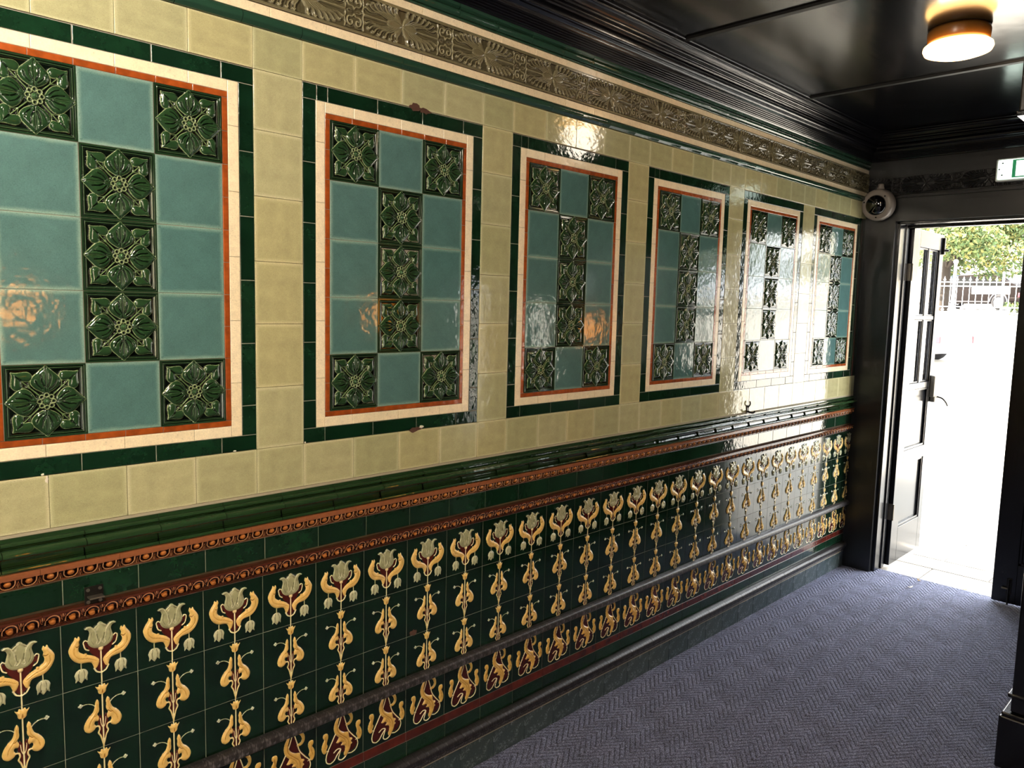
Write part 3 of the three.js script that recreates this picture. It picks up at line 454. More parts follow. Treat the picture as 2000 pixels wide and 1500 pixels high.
// dado: capping, two egg mouldings, pictorial tiles, guard rail, skirting
{
  const cap = grp('dado_capping', wallLeft);
  part('mortar_line', span(-0.002, 0.0055, Y(-0.9625), Y(-0.956), -S1, -S0), mCement, cap);
  const hC = 0.0725;
  const pc = [[0, 0], [0.011, 0], ...arc(0.012, 0.0048, 0.0048, -85, 85, 6), [0.008, 0.0098], [0.006, 0.012], ...arc(0.02, 0.0215, 0.0135, 215, 140, 6, 0.0125), [0.0165, 0.0315], ...arc(0.016, 0.0405, 0.0155, -45, 88, 9, 0.0098), [0.0095, 0.0515], [0.009, 0.0545], ...arc(0.0125, 0.0592, 0.0052, -80, 80, 6, 0.0046), [0.0085, 0.0645], [0.0085, 0.0715], [0.004, hC]];
  runRow((s, w) => { const m = part('green_capping_tile', cached('cap' + w.toFixed(4), () => mould(pc, w - 0.0014, 0.45)), mGreenMould, cap); m.position.set(0, Y(-1.0348), -s - 0.0007); settle(m, 0.003); }, 0.5985, 0.154);
  const base1 = (v) => 0.002 + 0.013 * Math.sin(clamp(v, 0, 1) * Math.PI * 0.46) + (v > 0.62 ? 0.002 : 0), base2 = (v) => 0.003 + 0.007 * Math.sin(clamp((1 - v), 0, 1) * Math.PI * 0.55) + 0.0035 * Math.exp(-Math.pow((v - 0.16) / 0.09, 2));
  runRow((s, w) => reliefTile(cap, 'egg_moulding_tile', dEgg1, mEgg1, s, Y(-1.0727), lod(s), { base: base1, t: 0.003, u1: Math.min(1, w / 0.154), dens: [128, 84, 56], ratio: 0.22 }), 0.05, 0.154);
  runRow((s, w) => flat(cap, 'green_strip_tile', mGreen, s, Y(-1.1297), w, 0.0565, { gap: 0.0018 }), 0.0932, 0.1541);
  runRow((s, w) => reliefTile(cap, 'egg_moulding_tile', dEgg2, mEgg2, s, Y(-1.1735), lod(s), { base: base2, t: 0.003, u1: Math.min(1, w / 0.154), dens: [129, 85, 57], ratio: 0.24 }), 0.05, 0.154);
  const dado = grp('dado_tile_field', wallLeft), rows = [['tulip_tile', dTulip, mTulip], ['lyre_leaf_tile', dLyre, mLyre], ['lyre_leaf_tile', dLyre, mLyre], ['acanthus_tile', dScroll, mScroll]];
  rows.forEach(([n, d, m], r) => runRow((s, w) => reliefTile(dado, n, d, m, s, Y(-1.1737) - (r + 1) * T, lod(s), { u1: Math.min(1, w / TD), dens: [88, 50, 30], t: 0.0045, gap: 0.0015 }), 0.0862, TD));
  runRow((s, w) => flat(dado, 'maroon_strip_tile', mRed, s, Y(-1.813), w, 0.0296, { gap: 0.0012 }), 0.088, 0.1541);
  runRow((s, w) => flat(dado, 'green_strip_tile', mGreen, s, Y(-1.8622), w, 0.0488, { gap: 0.0018 }), 0.0925, 0.1538);
  part('guard_rail', mould([[0, -0.0175], [0.006, -0.018], ...arc(0.008, 0, 0.0165, -85, 85, 12), [0.006, 0.0175], [0, 0.0175]], S1 - S0), mWorn, dado).position.set(0.004, Y(-1.6195), -S0);
  const sk = grp('skirting', wallLeft), ps = [[0, 0], [0.014, 0], [0.014, 0.006], [0.018, 0.0075], ...arc(0.014, 0.019, 0.008, -70, 10, 5), [0.02, 0.0215], ...arc(0.016, 0.037, 0.0155, -70, 84, 10), [0.01, 0.0545], [0, 0.055]];
  runRow((s, w) => { const m = part('skirting_cap_tile', cached('skc' + w.toFixed(4), () => mould(ps, w - 0.0012)), mWorn, sk); m.position.set(0, Y(-1.9175), -s - 0.0006); }, 0.0108, 0.1523);
  part('mortar_line', span(-0.002, 0.0135, Y(-1.9215), Y(-1.9175), -S1, -S0), mCement, sk);
  runRow((s, w) => flat(sk, 'skirting_tile', mSkirt, s, 0, w, Y(-1.9215), { gap: 0.0014, t: 0.0125 }), 0.0108, 0.1523);
}
// chipped places where the glaze has broken away
{
  const mChip = new THREE.MeshStandardMaterial({ map: dataTex(128, 128, (u, v) => { const m = fbm(u * 6, v * 6, 6, 161, 4); return [60 + 60 * m, 36 + 44 * m, 26 + 36 * m]; }), roughness: 0.95, bumpMap: texWornBump, bumpScale: 0.002 }), mWhiteChip = new THREE.MeshStandardMaterial({ color: 0xd8d0c0, roughness: 0.9 });
  const chips = grp('chipped_spot', wallLeft);
  const chip = (s, y, w, h, seed, mat, slant = 0, x = 0.0052) => {
    const q = rng(seed), sh = new THREE.Shape(), n = 13; for (let i = 0; i < n; i++) { const a = i / n * 2 * Math.PI, r = 0.55 + 0.6 * q(), px = Math.cos(a) * w / 2 * r, py = Math.sin(a) * h / 2 * r + px * slant; i ? sh.lineTo(px, py) : sh.moveTo(px, py); }
    const g = new THREE.ExtrudeGeometry(sh, { depth: 0.0008, bevelEnabled: true, bevelSize: 0.0006, bevelThickness: 0.0005, bevelSegments: 1 }); g.rotateY(Math.PI / 2);
    part('chip', g, mat, chips).position.set(x, y, -s);
  };
  chip(1.022, 2.098, 0.05, 0.02, 1, mChip); chip(1.056, 2.094, 0.045, 0.016, 2, mChip); chip(1.032, 1.174, 0.052, 0.017, 3, mChip, 0.15); chip(1.056, 1.181, 0.016, 0.01, 4, mWhiteChip);
  chip(1.034, 0.546, 0.028, 0.02, 5, mChip, 0, 0.005); chip(0.0716, 1.1655, 0.006, 0.017, 6, mWhiteChip); chip(0.064, 1.176, 0.006, 0.004, 7, mWhiteChip);
  chip(0.478, 1.176, 0.008, 0.003, 8, mWhiteChip); chip(0.67, 1.176, 0.004, 0.004, 9, mWhiteChip);
}

// ---------------------------------------------------------------- other walls, floor, ceiling
const CEIL = 2.565, XE = 1.33, XR = 3.0, ZB = 2.0, ZE = -4.34;
const wallEnd = struct('wall_end', 'black painted end wall around the street door');
for (const g of [span(0, 0.172, 0, CEIL, -4.6, ZE), span(0.172, XE, 2.075, CEIL, -4.6, ZE), span(XE - 0.03, 2.3, 0, CEIL, -4.6, ZE), span(2.92, XR, 0, CEIL, -4.6, ZE), span(2.3, 2.92, 0, 0.6, -4.6, ZE), span(2.3, 2.92, 1.55, CEIL, -4.6, ZE)]) part('plaster', g, mBlack, wallEnd);
part('pane', span(2.3, 2.92, 0.6, 1.55, -4.47, -4.464), mGlass, wallEnd); part('mullion', span(2.59, 2.63, 0.6, 1.55, -4.49, -4.44), mBlackDoor, wallEnd);
{ // the frieze runs on across the end wall under black paint
  const g = grp('painted_frieze', wallEnd);
  for (let i = 0; i < 5; i++) { const m = part('palmette_frieze_tile', cached('blackfrieze' + (i % 2), () => dFrieze.geo(72, 48, { flip: i % 2 === 1 })), mBlack, g); m.rotation.y = -Math.PI / 2; m.position.set(0.012 + i * 0.1536, 2.225, ZE); }
  part('picture_rail', span(0, XE, 2.205, 2.22, ZE, ZE + 0.012), mBlack, g);
  part('cable', tube([[0.1, 2.28, ZE + 0.02], [0.115, 2.235, ZE + 0.022], [0.15, 2.215, ZE + 0.02], [0.2, 2.222, ZE + 0.02], [0.3, 2.228, ZE + 0.018], [0.45, 2.265, ZE + 0.018], [0.665, 2.3, ZE + 0.018]], 0.003, 40, 6), mIron, g);
}
part('upper_storey', span(-6, XR + 0.16, CEIL + 0.2, 8.5, -4.6, -4.2), M(0x8d8478, 0.9), struct('wall_facade', 'upper street front of the building, out of view'));
const frame = struct('trim_door_frame', 'black moulded frame of the street door');
part('jamb', rbox(0.118, 0.192, 0, 2.075, -4.47, ZE - 0.03, 0.003), mBlackDoor, frame);
part('jamb_moulding', rbox(0.175, 0.2, 0, 2.07, -4.5, -4.455, 0.004), mBlackDoor, frame);
part('jamb_moulding', rbox(0.165, 0.188, 0, 2.07, -4.545, -4.51, 0.004), mBlackDoor, frame);
part('jamb', rbox(1.3, XE, 0, 2.075, -4.5, ZE - 0.03, 0.003), mBlackDoor, frame);
part('head', rbox(0.17, XE, 2.06, 2.1, -4.47, ZE - 0.03, 0.003), mBlackDoor, frame);
part('head_moulding', rbox(0.17, XE, 2.045, 2.075, -4.51, -4.475, 0.003), mBlackDoor, frame);

const wallMid = struct('wall_partition', 'black glazed partition beside the passage');
{
  const x0 = XE, x1 = XE + 0.1, z1 = -2.66;
  for (const g of [span(x0, x1, 0, 1.08, ZE, z1), span(x0, x1, 1.78, CEIL, ZE, z1), span(x0, x1, 1.08, 1.78, ZE, -3.68), span(x0, x1, 1.08, 1.78, -3.3, -3.18), span(x0, x1, 1.08, 1.78, -2.82, z1)]) part('boarding', g, mBlack, wallMid);
  for (const [a, b] of [[-3.68, -3.3], [-3.18, -2.82]]) { part('pane', span(x0 + 0.045, x0 + 0.051, 1.08, 1.78, a, b), mGlass, wallMid); for (const h of [1.08, 1.765]) part('bead', span(x0 - 0.006, x0 + 0.02, h, h + 0.015, a, b), mBlackDoor, wallMid); }
  part('post', rbox(1.252, 1.46, 0.2, CEIL, -2.78, -2.645, 0.008), mBlackDoor, wallMid);
  part('plinth', rbox(1.224, 1.48, 0, 0.185, -2.8, -2.625, 0.006), mBlackDoor, wallMid);
  part('plinth_cap', rbox(1.23, 1.475, 0.185, 0.2, -2.795, -2.63, 0.006), mBlackDoor, wallMid);
  part('plinth_bead', rbox(1.242, 1.466, 0.255, 0.268, -2.785, -2.636, 0.005), mBlackDoor, wallMid);
}
const bulk = struct('trim_bulkhead', 'dark boxed beam hanging from the ceiling by the partition');
part('casing', rbox(1.24, 1.46, 2.098, CEIL, -2.7, -2.09, 0.005), M(0x1d1712, 0.45, { bumpMap: texPaintBump, bumpScale: 0.0015 }), bulk);
part('soffit_board', rbox(1.236, 1.464, 2.086, 2.098, -2.7, -2.085, 0.003), mBlackDoor, bulk);

// right-hand side of the lobby, behind and beside the camera: a wall with a street window and an added daylight window
const wallRight = struct('wall_right', 'black panelled wall opposite the tiles with a street window and an added daylight window');
{
  const wins = [[-4.3, -3.9, 0.45, 1.72], [0.5, 1.7, 0.65, 2.3]], xs = [XR, XR + 0.16];  // second opening is unseen, added to bring daylight onto the near tiles
  part('plaster', span(xs[0], xs[1], 0, CEIL, -3.9, 0.5), mBlack, wallRight);
  part('plaster', span(xs[0], xs[1], 0, CEIL, -4.6, -4.3), mBlack, wallRight); part('plaster', span(xs[0], xs[1], 0, CEIL, 1.7, ZB + 0.15), mBlack, wallRight);
  for (const [a, b, h0, h1] of wins) {
    part('plaster', span(xs[0], xs[1], 0, h0, a, b), mBlack, wallRight); part('plaster', span(xs[0], xs[1], h1, CEIL, a, b), mBlack, wallRight);
    part('pane', span(xs[0] + 0.09, xs[0] + 0.096, h0, h1, a, b), mGlass, wallRight);
    const m = (a + b) / 2; part('mullion', span(xs[0] + 0.07, xs[0] + 0.12, h0, h1, m - 0.02, m + 0.02), mBlackDoor, wallRight); part('transom', span(xs[0] + 0.07, xs[0] + 0.12, h1 - 0.45, h1 - 0.41, a, b), mBlackDoor, wallRight);
  }
}
part('plaster', span(-0.2, XR + 0.16, 0, CEIL, ZB, ZB + 0.15), mBlack, struct('wall_back', 'black wall behind the viewer'));

const floor = struct('floor', 'herringbone ribbed charcoal entrance carpet');
{
  const g = new THREE.PlaneGeometry(XR + 0.02, 6.45, 1, 1); g.rotateX(-Math.PI / 2); g.translate((XR) / 2, 0, (ZB - 4.449) / 2);
  const p = g.attributes.position, uv = g.attributes.uv; for (let i = 0; i < p.count; i++) uv.setXY(i, p.getX(i) / CARPET, -p.getZ(i) / CARPET);
  part('carpet', g, new THREE.MeshPhysicalMaterial({ map: texCarpet, roughness: 0.95, bumpMap: texCarpetBump, bumpScale: 0.007, sheen: 0.5, sheenRoughness: 0.6, sheenColor: new THREE.Color(0.25, 0.25, 0.32) }), floor);
  part('slab', span(-0.2, XR + 0.16, -0.2, -0.004, -4.449, ZB + 0.15), mCement, floor);
}
const ceiling = struct('ceiling', 'black satin boarded ceiling with cover strips');
{
  const zs = [ZB + 0.1, 1.0, -0.075, -1.147, -2.219, -3.291, -4.62];
  part('roof_slab', span(-0.2, XR + 0.16, CEIL + 0.02, CEIL + 0.2, -4.6, ZB + 0.15), mCement, ceiling);
  for (let i = 0; i + 1 < zs.length; i++) { const g = span(-0.05, XR + 0.1, CEIL, CEIL + 0.02, zs[i + 1] + 0.002, zs[i] - 0.002); const p = g.attributes.position, uv = g.attributes.uv; for (let k = 0; k < p.count; k++) uv.setXY(k, p.getZ(k) * 0.5, p.getX(k) * 0.5); part('ceiling_board', g, mBlackCeil, ceiling); if (i) part('cover_strip', rbox(0.1, XR, CEIL - 0.009, CEIL + 0.002, zs[i] - 0.014, zs[i] + 0.014, 0.002), M(0x0b0a0a, 0.4), ceiling); }
}
const corniceProfile = (() => {
  const p = [[0, 2.418], [0.02, 2.418], [0.024, 2.4225]];
  for (let i = 0; i < 5; i++) p.push(...arc(0.0255 + i * 0.0021, 2.4265 + i * 0.0074, 0.0042, -75, 75, 5, 0.0034));
  p.push([0.036, 2.461], ...arc(0.058, 2.4615, 0.0215, 178, 105, 7, 0.0175), ...arc(0.053, 2.488, 0.0115, -60, 80, 9), [0.057, 2.5005], [0.064, 2.503], [0.067, 2.5075], ...arc(0.0715, 2.5125, 0.0048, -80, 75, 6), [0.074, 2.5185], ...arc(0.08, 2.5235, 0.0055, -80, 75, 6), [0.084, 2.5305]);
  p.push([0.087, 2.536], [0.092, 2.5425], [0.098, 2.546], ...arc(0.1, 2.5505, 0.0045, -70, 75, 6), [0.107, 2.5565], ...arc(0.1095, 2.5605, 0.0035, -70, 70, 5), [0.118, CEIL - 0.0005], [0.0, CEIL]);
  return p;
})();
{
  const c1 = struct('trim_cornice_left', 'black fluted cornice above the tiles'), m = part('moulding', mould(corniceProfile, 1.3 - ZE, 0.35), mBlackDoor, c1); m.position.z = 1.3;
  for (let i = 0; i < 14; i++) part('joint_block', rbox(0.085, 0.105, 2.5455, 2.5555, -0.006, 0.006, 0.002), mBlackDoor, c1).position.z = -(0.32 + i * 0.305);
  const c2 = struct('trim_cornice_end', 'black fluted cornice above the street door'), n = part('moulding', mould(corniceProfile, XE, 0.35), mBlackDoor, c2); n.rotation.y = -Math.PI / 2; n.position.set(0, 0, ZE);
}

// ---------------------------------------------------------------- doors
function doorLeaf(name, label, w, face, hinges) {   // local: hinge at origin, width along +x, passage face towards +z at z = 0, 45 mm thick
  const d = struct(name, label), t = 0.045, D = mBlackDoor, H = 2.052, b = 0.012, st = face.st, p1 = face.p1, p2 = face.p2, se = face.se;
  const slab = (n, x0, x1, y0, y1, z0 = -t, z1 = 0, m = D) => part(n, rbox(x0, x1, y0, y1, z0, z1, 0.0025), m, d);
  slab('stile', 0, st, b, H); slab('stile', se, w, b, H);
  slab('rail', st, se, 1.952, H); slab('rail', st, se, 1.085, 1.122); slab('rail', st, se, 0.632, 0.708); slab('rail', st, se, b, 0.23);
  slab('glazing_bar', p1, p2, 1.122, 1.952, -t + 0.006, -0.006); slab('glazing_bar', st, se, 1.516, 1.54, -t + 0.006, -0.005);
  slab('panel', st, se, 0.708, 1.085, -0.034, -0.016); slab('panel', st, se, 0.23, 0.632, -0.034, -0.016);
  for (const [y0, y1] of [[0.708, 1.085], [0.23, 0.632]]) { slab('panel_moulding', st, st + 0.014, y0, y1, -0.02, -0.004); slab('panel_moulding', se - 0.014, se, y0, y1, -0.02, -0.004); slab('panel_moulding', st, se, y0, y0 + 0.014, -0.02, -0.004); slab('panel_moulding', st, se, y1 - 0.014, y1, -0.02, -0.004); }
  for (const [a, c] of [[st, p1], [p2, se]]) for (const [y0, y1] of [[1.122, 1.516], [1.54, 1.952]]) {
    part('pane', span(a, c, y0, y1, -0.025, -0.021), mGlass, d);
    for (const g of [[a, a + 0.01, y0, y1], [c - 0.01, c, y0, y1], [a, c, y0, y0 + 0.01], [a, c, y1 - 0.01, y1]]) slab('glazing_bead', ...g, -0.02, -0.01);
  }
  for (const y of hinges) { const h = part('hinge', merged([span(-0.004, 0.001, y - 0.05, y + 0.05, -0.042, -0.004), cyl(0.006, 0.006, 0.1, 10).translate(-0.003, y, 0.003)]), mSteel, d); h.userData.label = 'worn steel butt hinge'; }
  return d;
}
const door1 = doorLeaf('door_1', 'black half-glazed door leaf standing open to the street', 0.56, { st: 0.115, p1: 0.3, p2: 0.328, se: 0.49 }, [1.795, 0.345]);
door1.rotation.y = Math.PI / 2; door1.position.set(0.221, 0, -4.522);
{
  const lock = part('rim_lock', merged([rbox(0.5, 0.575, 1.02, 1.158, 0, 0.03, 0.006), rbox(0.52, 0.585, 0.985, 1.04, 0, 0.032, 0.008)]), new THREE.MeshStandardMaterial({ color: 0x6f6d68, roughness: 0.5, metalness: 0.5 }), door1);
  part('lever_handle', tube([[0.57, 1.02, 0.03], [0.575, 1.01, 0.06], [0.6, 0.985, 0.075], [0.63, 0.96, 0.078]], 0.006, 16, 8), mIron, lock);
  const bolt = part('bolt', rbox(0.53, 0.552, 1.93, 2.035, 0, 0.014, 0.003), mIron, door1); part('bolt_knob', cyl(0.007, 0.007, 0.03, 12).rotateX(Math.PI / 2).translate(0.541, 1.955, 0.022), mIron, bolt);
}
const door2 = doorLeaf('door_2', 'black half-glazed door leaf bolted shut', 0.49, { st: 0.09, p1: 0.215, p2: 0.245, se: 0.38 }, [1.795, 0.345]);
door2.rotation.y = 0; door2.position.set(1.295, 0, -4.372); door2.scale.x = -1;
{ const bolt = part('floor_bolt', merged([rbox(0.4, 0.425, 0.06, 0.15, 0, 0.006, 0.002), cyl(0.005, 0.005, 0.14, 10).translate(0.412, 0.078, 0.01)]), mIron, door2); part('bolt_knob', cyl(0.005, 0.005, 0.03, 10).rotateZ(Math.PI / 2).translate(0.43, 0.095, 0.012), mSteel, bolt); }

// ---------------------------------------------------------------- fittings
function discLamp(pos, label, power) {
  const t = thing('ceiling_lamp', label, 'lamp', pos);
  part('base_plate', new THREE.LatheGeometry([[0, 0.0], [0.098, 0], [0.101, -0.012], [0.099, -0.04], [0.09, -0.05], [0, -0.05]].map(([x, y]) => new THREE.Vector2(x, y)), 48), M(0x8a5a28, 0.3), t);
  part('opal_diffuser', new THREE.LatheGeometry([[0.088, -0.048], [0.102, -0.051], [0.11, -0.058], [0.112, -0.067], [0.107, -0.078], [0.084, -0.086], [0.042, -0.09], [0, -0.091]].map(([x, y]) => new THREE.Vector2(x, y)), 48), new THREE.MeshStandardMaterial({ color: 0xfff2dc, roughness: 0.4, emissive: 0xffc676, emissiveIntensity: 6 }), t);
  const l = new THREE.PointLight(0xfff0da, power, 0, 2); l.position.set(0, -0.16, 0); l.castShadow = true; l.shadow.radius = 4; t.add(l);
  return t;
}
discLamp([0.881, CEIL, -2.768], 'round opal ceiling lamp, the one near the street door', 0.25);
discLamp([0.98, CEIL, 0.55], 'unseen round opal ceiling lamp over the viewer, added to brighten the tiled wall', 4.6);  // unseen lamp, added to brighten the near end of the tiles
discLamp([2.4, CEIL, -0.02], 'unseen round opal ceiling lamp over the right side of the lobby, added as fill light', 0.8);  // unseen lamp, added as even fill from the right

// sconces with amber glass on the far side of the lobby
function sconce(pos, turn, label) {
  const t = thing('wall_sconce', label, 'lamp', pos, turn, 'amber wall lamps');
  part('back_plate', rbox(-0.05, 0.05, -0.16, 0.16, 0, 0.015, 0.005), mIron, t);
  part('arm', tube([[0, -0.1, 0.01], [0, -0.12, 0.06], [0, -0.08, 0.1]], 0.008, 12, 8), mIron, t);
  part('amber_shade', new THREE.LatheGeometry([[0.05, -0.09], [0.085, -0.06], [0.1, 0.02], [0.095, 0.1], [0.07, 0.14]].map(([x, y]) => new THREE.Vector2(x, y)), 28).translate(0, 0, 0.12), new THREE.MeshStandardMaterial({ color: 0xd98a30, roughness: 0.4, emissive: 0xff9a30, emissiveIntensity: 3, side: THREE.DoubleSide }), t);
  const l = new THREE.PointLight(0xffa040, 0.25, 0, 2); l.position.set(0, 0.02, 0.12); l.castShadow = true; l.shadow.radius = 2; t.add(l);
}
sconce([XR, 1.44, -0.66], -Math.PI / 2, 'amber glass wall lamp on the right wall nearest the viewer');
sconce([XR, 1.42, -2.95], -Math.PI / 2, 'amber glass wall lamp on the right wall beside the street window');
sconce([2.0, 1.34, ZE], 0, 'amber glass wall lamp on the end wall behind the partition');

{ // exit sign box
  const t = thing('exit_sign', 'lit white box with green running-exit panel over the street door', 'sign', [0.662, 2.245, ZE]);
  part('housing', rbox(0, 0.36, 0, 0.118, 0, 0.045, 0.01), M(0xe8ecea, 0.35), t);
  const face = part('diffuser', rbox(0.012, 0.348, 0.01, 0.108, 0.04, 0.056, 0.006), new THREE.MeshStandardMaterial({ color: 0xf4fff8, roughness: 0.3, emissive: 0xe8fff0, emissiveIntensity: 1.1 }), t);
  const green = new THREE.MeshStandardMaterial({ color: 0x0f7a4a, roughness: 0.4, emissive: 0x0f7a4a, emissiveIntensity: 0.5 }), white = new THREE.MeshStandardMaterial({ color: 0xffffff, roughness: 0.4, emissive: 0xffffff, emissiveIntensity: 1.0 });
  part('green_panel', span(0.078, 0.3, 0.014, 0.104, 0.056, 0.0568), green, face);
  const bar = (x0, y0, x1, y1, r) => { const g = box(Math.hypot(x1 - x0, y1 - y0), r, 0.0006); g.rotateZ(Math.atan2(y1 - y0, x1 - x0)); g.translate((x0 + x1) / 2, (y0 + y1) / 2, 0.0574); return g; };
  part('arrow_mark', merged([bar(0.272, 0.088, 0.272, 0.04, 0.012), bar(0.252, 0.053, 0.274, 0.028, 0.01), bar(0.292, 0.053, 0.27, 0.028, 0.01)]), white, face);
  part('doorway_mark', merged([span(0.094, 0.15, 0.02, 0.098, 0.0568, 0.0574)]), white, face);
  part('figure_mark', merged([bar(0.185, 0.078, 0.200, 0.05, 0.012), bar(0.200, 0.05, 0.222, 0.03, 0.01), bar(0.198, 0.052, 0.178, 0.028, 0.01), bar(0.186, 0.074, 0.212, 0.066, 0.008), bar(0.182, 0.074, 0.165, 0.06, 0.008), cyl(0.009, 0.009, 0.0006, 14).rotateX(Math.PI / 2).translate(0.186, 0.092, 0.0574)]), white, face);
  for (const [x, y] of [[0.02, 0.06], [0.034, 0.03], [0.034, 0.09]]) part('screw', cyl(0.004, 0.004, 0.003, 10).rotateX(Math.PI / 2).translate(x, y, 0.057), M(0x808890, 0.4), face);
  const l = new THREE.RectAreaLight(0xe8fff0, 1.2, 0.33, 0.09); l.position.set(0.18, 0.058, 0.06); l.lookAt(0.18 + 0.662, 0.058 + 2.245, 5); t.add(l);
}
{ // dome camera
  const t = thing('security_camera', 'white round dome security camera in the corner above the tiles', 'camera', [0.088, 2.174, ZE]), cream = M(0x9c938b, 0.35);
  const b = grp('aim', t); b.name = 'body'; b.rotation.set(0.12, -0.06, 0);
  part('casing', new THREE.LatheGeometry([[0.05, 0], [0.082, 0.004], [0.09, 0.02], [0.09, 0.05], [0.086, 0.066], [0.078, 0.074], [0.058, 0.077], [0.056, 0.072]].map(([x, y]) => new THREE.Vector2(x, y)), 56).rotateX(Math.PI / 2), cream, b);
  part('dome', new THREE.SphereGeometry(0.058, 36, 18, 0, 2 * Math.PI, 0, Math.PI / 2).scale(1, 0.62, 1).rotateX(Math.PI / 2).translate(0, 0, 0.072), M(0x050506, 0.03, { clearcoat: 1 }), b);
  for (const a of [0.75, 2.85, 4.75]) part('screw', cyl(0.0045, 0.0045, 0.004, 10).rotateX(Math.PI / 2).translate(0.069 * Math.cos(a), 0.069 * Math.sin(a), 0.077), mIron, b);
  part('cable_gland', new THREE.LatheGeometry([[0, 0.115], [0.014, 0.115], [0.017, 0.108], [0.017, 0.098], [0.02, 0.095], [0.022, 0.08], [0, 0.08]].map(([x, y]) => new THREE.Vector2(x, y)), 20).translate(0, 0, 0.03), cream, t);
}
{ // bracket on the dado strip
  const t = thing('wall_catch', 'small black metal catch plate screwed over the brown egg moulding', 'bracket', [0.012, 0.9, -0.151]);
  const pl = part('plate', rbox(0, 0.003, -0.024, 0.018, -0.019, 0.019, 0.001), mIron, t);
  for (const [y, z] of [[0.011, -0.012], [0.011, 0.012], [-0.016, 0.012], [-0.016, -0.012]]) part('screw', cyl(0.0038, 0.0038, 0.002, 12).rotateZ(Math.PI / 2).translate(0.0035, y, z), mSteel, t);
  part('catch_tongue', rbox(0.002, 0.022, -0.006, -0.0025, -0.016, 0.014, 0.001), mSteel, t);
  part('stem', span(0.0, 0.003, -0.038, -0.024, -0.014, 0.0), mIron, t);
}
{ // hook above the capping
  const t = thing('wall_hook', 'little black iron hook on the pale tiles above the green capping', 'hook', [0.006, 1.068, -3.046]);
  part('plate', new RoundedBoxGeometry(0.004, 0.05, 0.022, 2, 0.0015), mIron, t);
  part('prong', tube([[0.002, -0.005, 0], [0.025, -0.01, -0.005], [0.035, -0.002, -0.008]], 0.0045, 12, 8), mIron, t);
  part('upper_prong', tube([[0.002, 0.015, 0], [0.012, 0.03, 0], [0.01, 0.045, 0]], 0.0035, 12, 8), mIron, t);
}
{ // dry leaves blown in on the sill
  const mat = M(0x9c8a62, 0.8), q = rng(31);
  const spots = [[0.432, -4.406, 'curled dry brown leaf on the carpet edge by the open door'], [0.434, -4.25, 'pale torn leaf on the carpet in front of the sill'], [0.643, -4.5, 'thin dry leaf on the stone sill by the bolted door']];
  spots.forEach(([x, z, label], i) => { const g = new THREE.PlaneGeometry(0.03 + 0.012 * q(), 0.014, 6, 2); const p = g.attributes.position; for (let k = 0; k < p.count; k++) { const u = p.getX(k) / 0.02; p.setY(k, p.getY(k) * (1 - 0.8 * u * u)); p.setZ(k, 0.004 * u * u + 0.003 * q()); } g.rotateX(-Math.PI / 2); g.computeVertexNormals(); const m = new THREE.Mesh(g, i === 1 ? M(0xcfc8b4, 0.8, { side: THREE.DoubleSide }) : M(0x8a7350, 0.8, { side: THREE.DoubleSide })); m.name = numbered('dry_leaf'); m.position.set(x, i === 2 ? -0.016 : 0.003, z); m.rotation.y = q() * 3; scene.add(shade(m)); tagged(m, label, 'leaf', 'fallen leaves at the door'); });
}

// ---------------------------------------------------------------- the street
const gz = [[-4.449, -0.022], [-9, 0.0], [-14, 0.1], [-22.7, 0.29], [-30, 0.72], [-38, 1.5], [-60, 2.2], [-140, 4.5]];
const gy = (z) => { for (let i = 0; i + 1 < gz.length; i++) if (z <= gz[i][0] && z >= gz[i + 1][0]) { const t = (z - gz[i][0]) / (gz[i + 1][0] - gz[i][0]); return gz[i][1] + t * (gz[i + 1][1] - gz[i][1]); } return gz[gz.length - 1][1]; };
{
  const st = struct('ground_street', 'pale sunlit road rising away from the door'), P = [], I = [], U = [];
  gz.forEach(([z, y], i) => { for (const x of [-70, 60]) { P.push(x, y - (i < 2 ? 0.02 : 0), z); U.push(x, z); } if (i) { const a = (i - 1) * 2; I.push(a, a + 1, a + 3, a, a + 3, a + 2); } });
  const g = new THREE.BufferGeometry(); g.setAttribute('position', new THREE.Float32BufferAttribute(P, 3)); g.setAttribute('uv', new THREE.Float32BufferAttribute(U, 2)); g.setIndex(I); g.computeVertexNormals();
  const mRoad = new THREE.MeshStandardMaterial({ color: 0xaaa7a0, roughness: 0.9 });
  part('road', g, mRoad, st);
  part('side_pavement', span(XR + 0.16, 40, -0.1, -0.03, -4.449, 20), mRoad, st);
  const mSlab = new THREE.MeshStandardMaterial({ map: dataTex(128, 128, (u, v) => { const m = fbm(u * 9, v * 9, 9, 171, 4), k = 0.85 + 0.3 * m; return [176 * k, 170 * k, 160 * k]; }), roughness: 0.85 });
  const rows = [[-4.449, -4.768], [-4.782, -4.988], [-5.002, -5.5], [-5.514, -6.0]], mSoil = M(0x2b2620, 0.95);
  for (const z of [-4.775, -4.995, -5.507]) part('soil_joint', span(-1.1, 2.6, -0.06, -0.028, z - 0.008, z + 0.008), mSoil, st);
  rows.forEach(([a, b], r) => { for (let i = 0; i < 5; i++) { const x = -1.1 + i * 0.75 + (r % 2) * 0.3; part('paving_slab', rbox(x, x + 0.744, -0.08, -0.02 - r * 0.001, b, a, 0.004), mSlab, st); } });
}
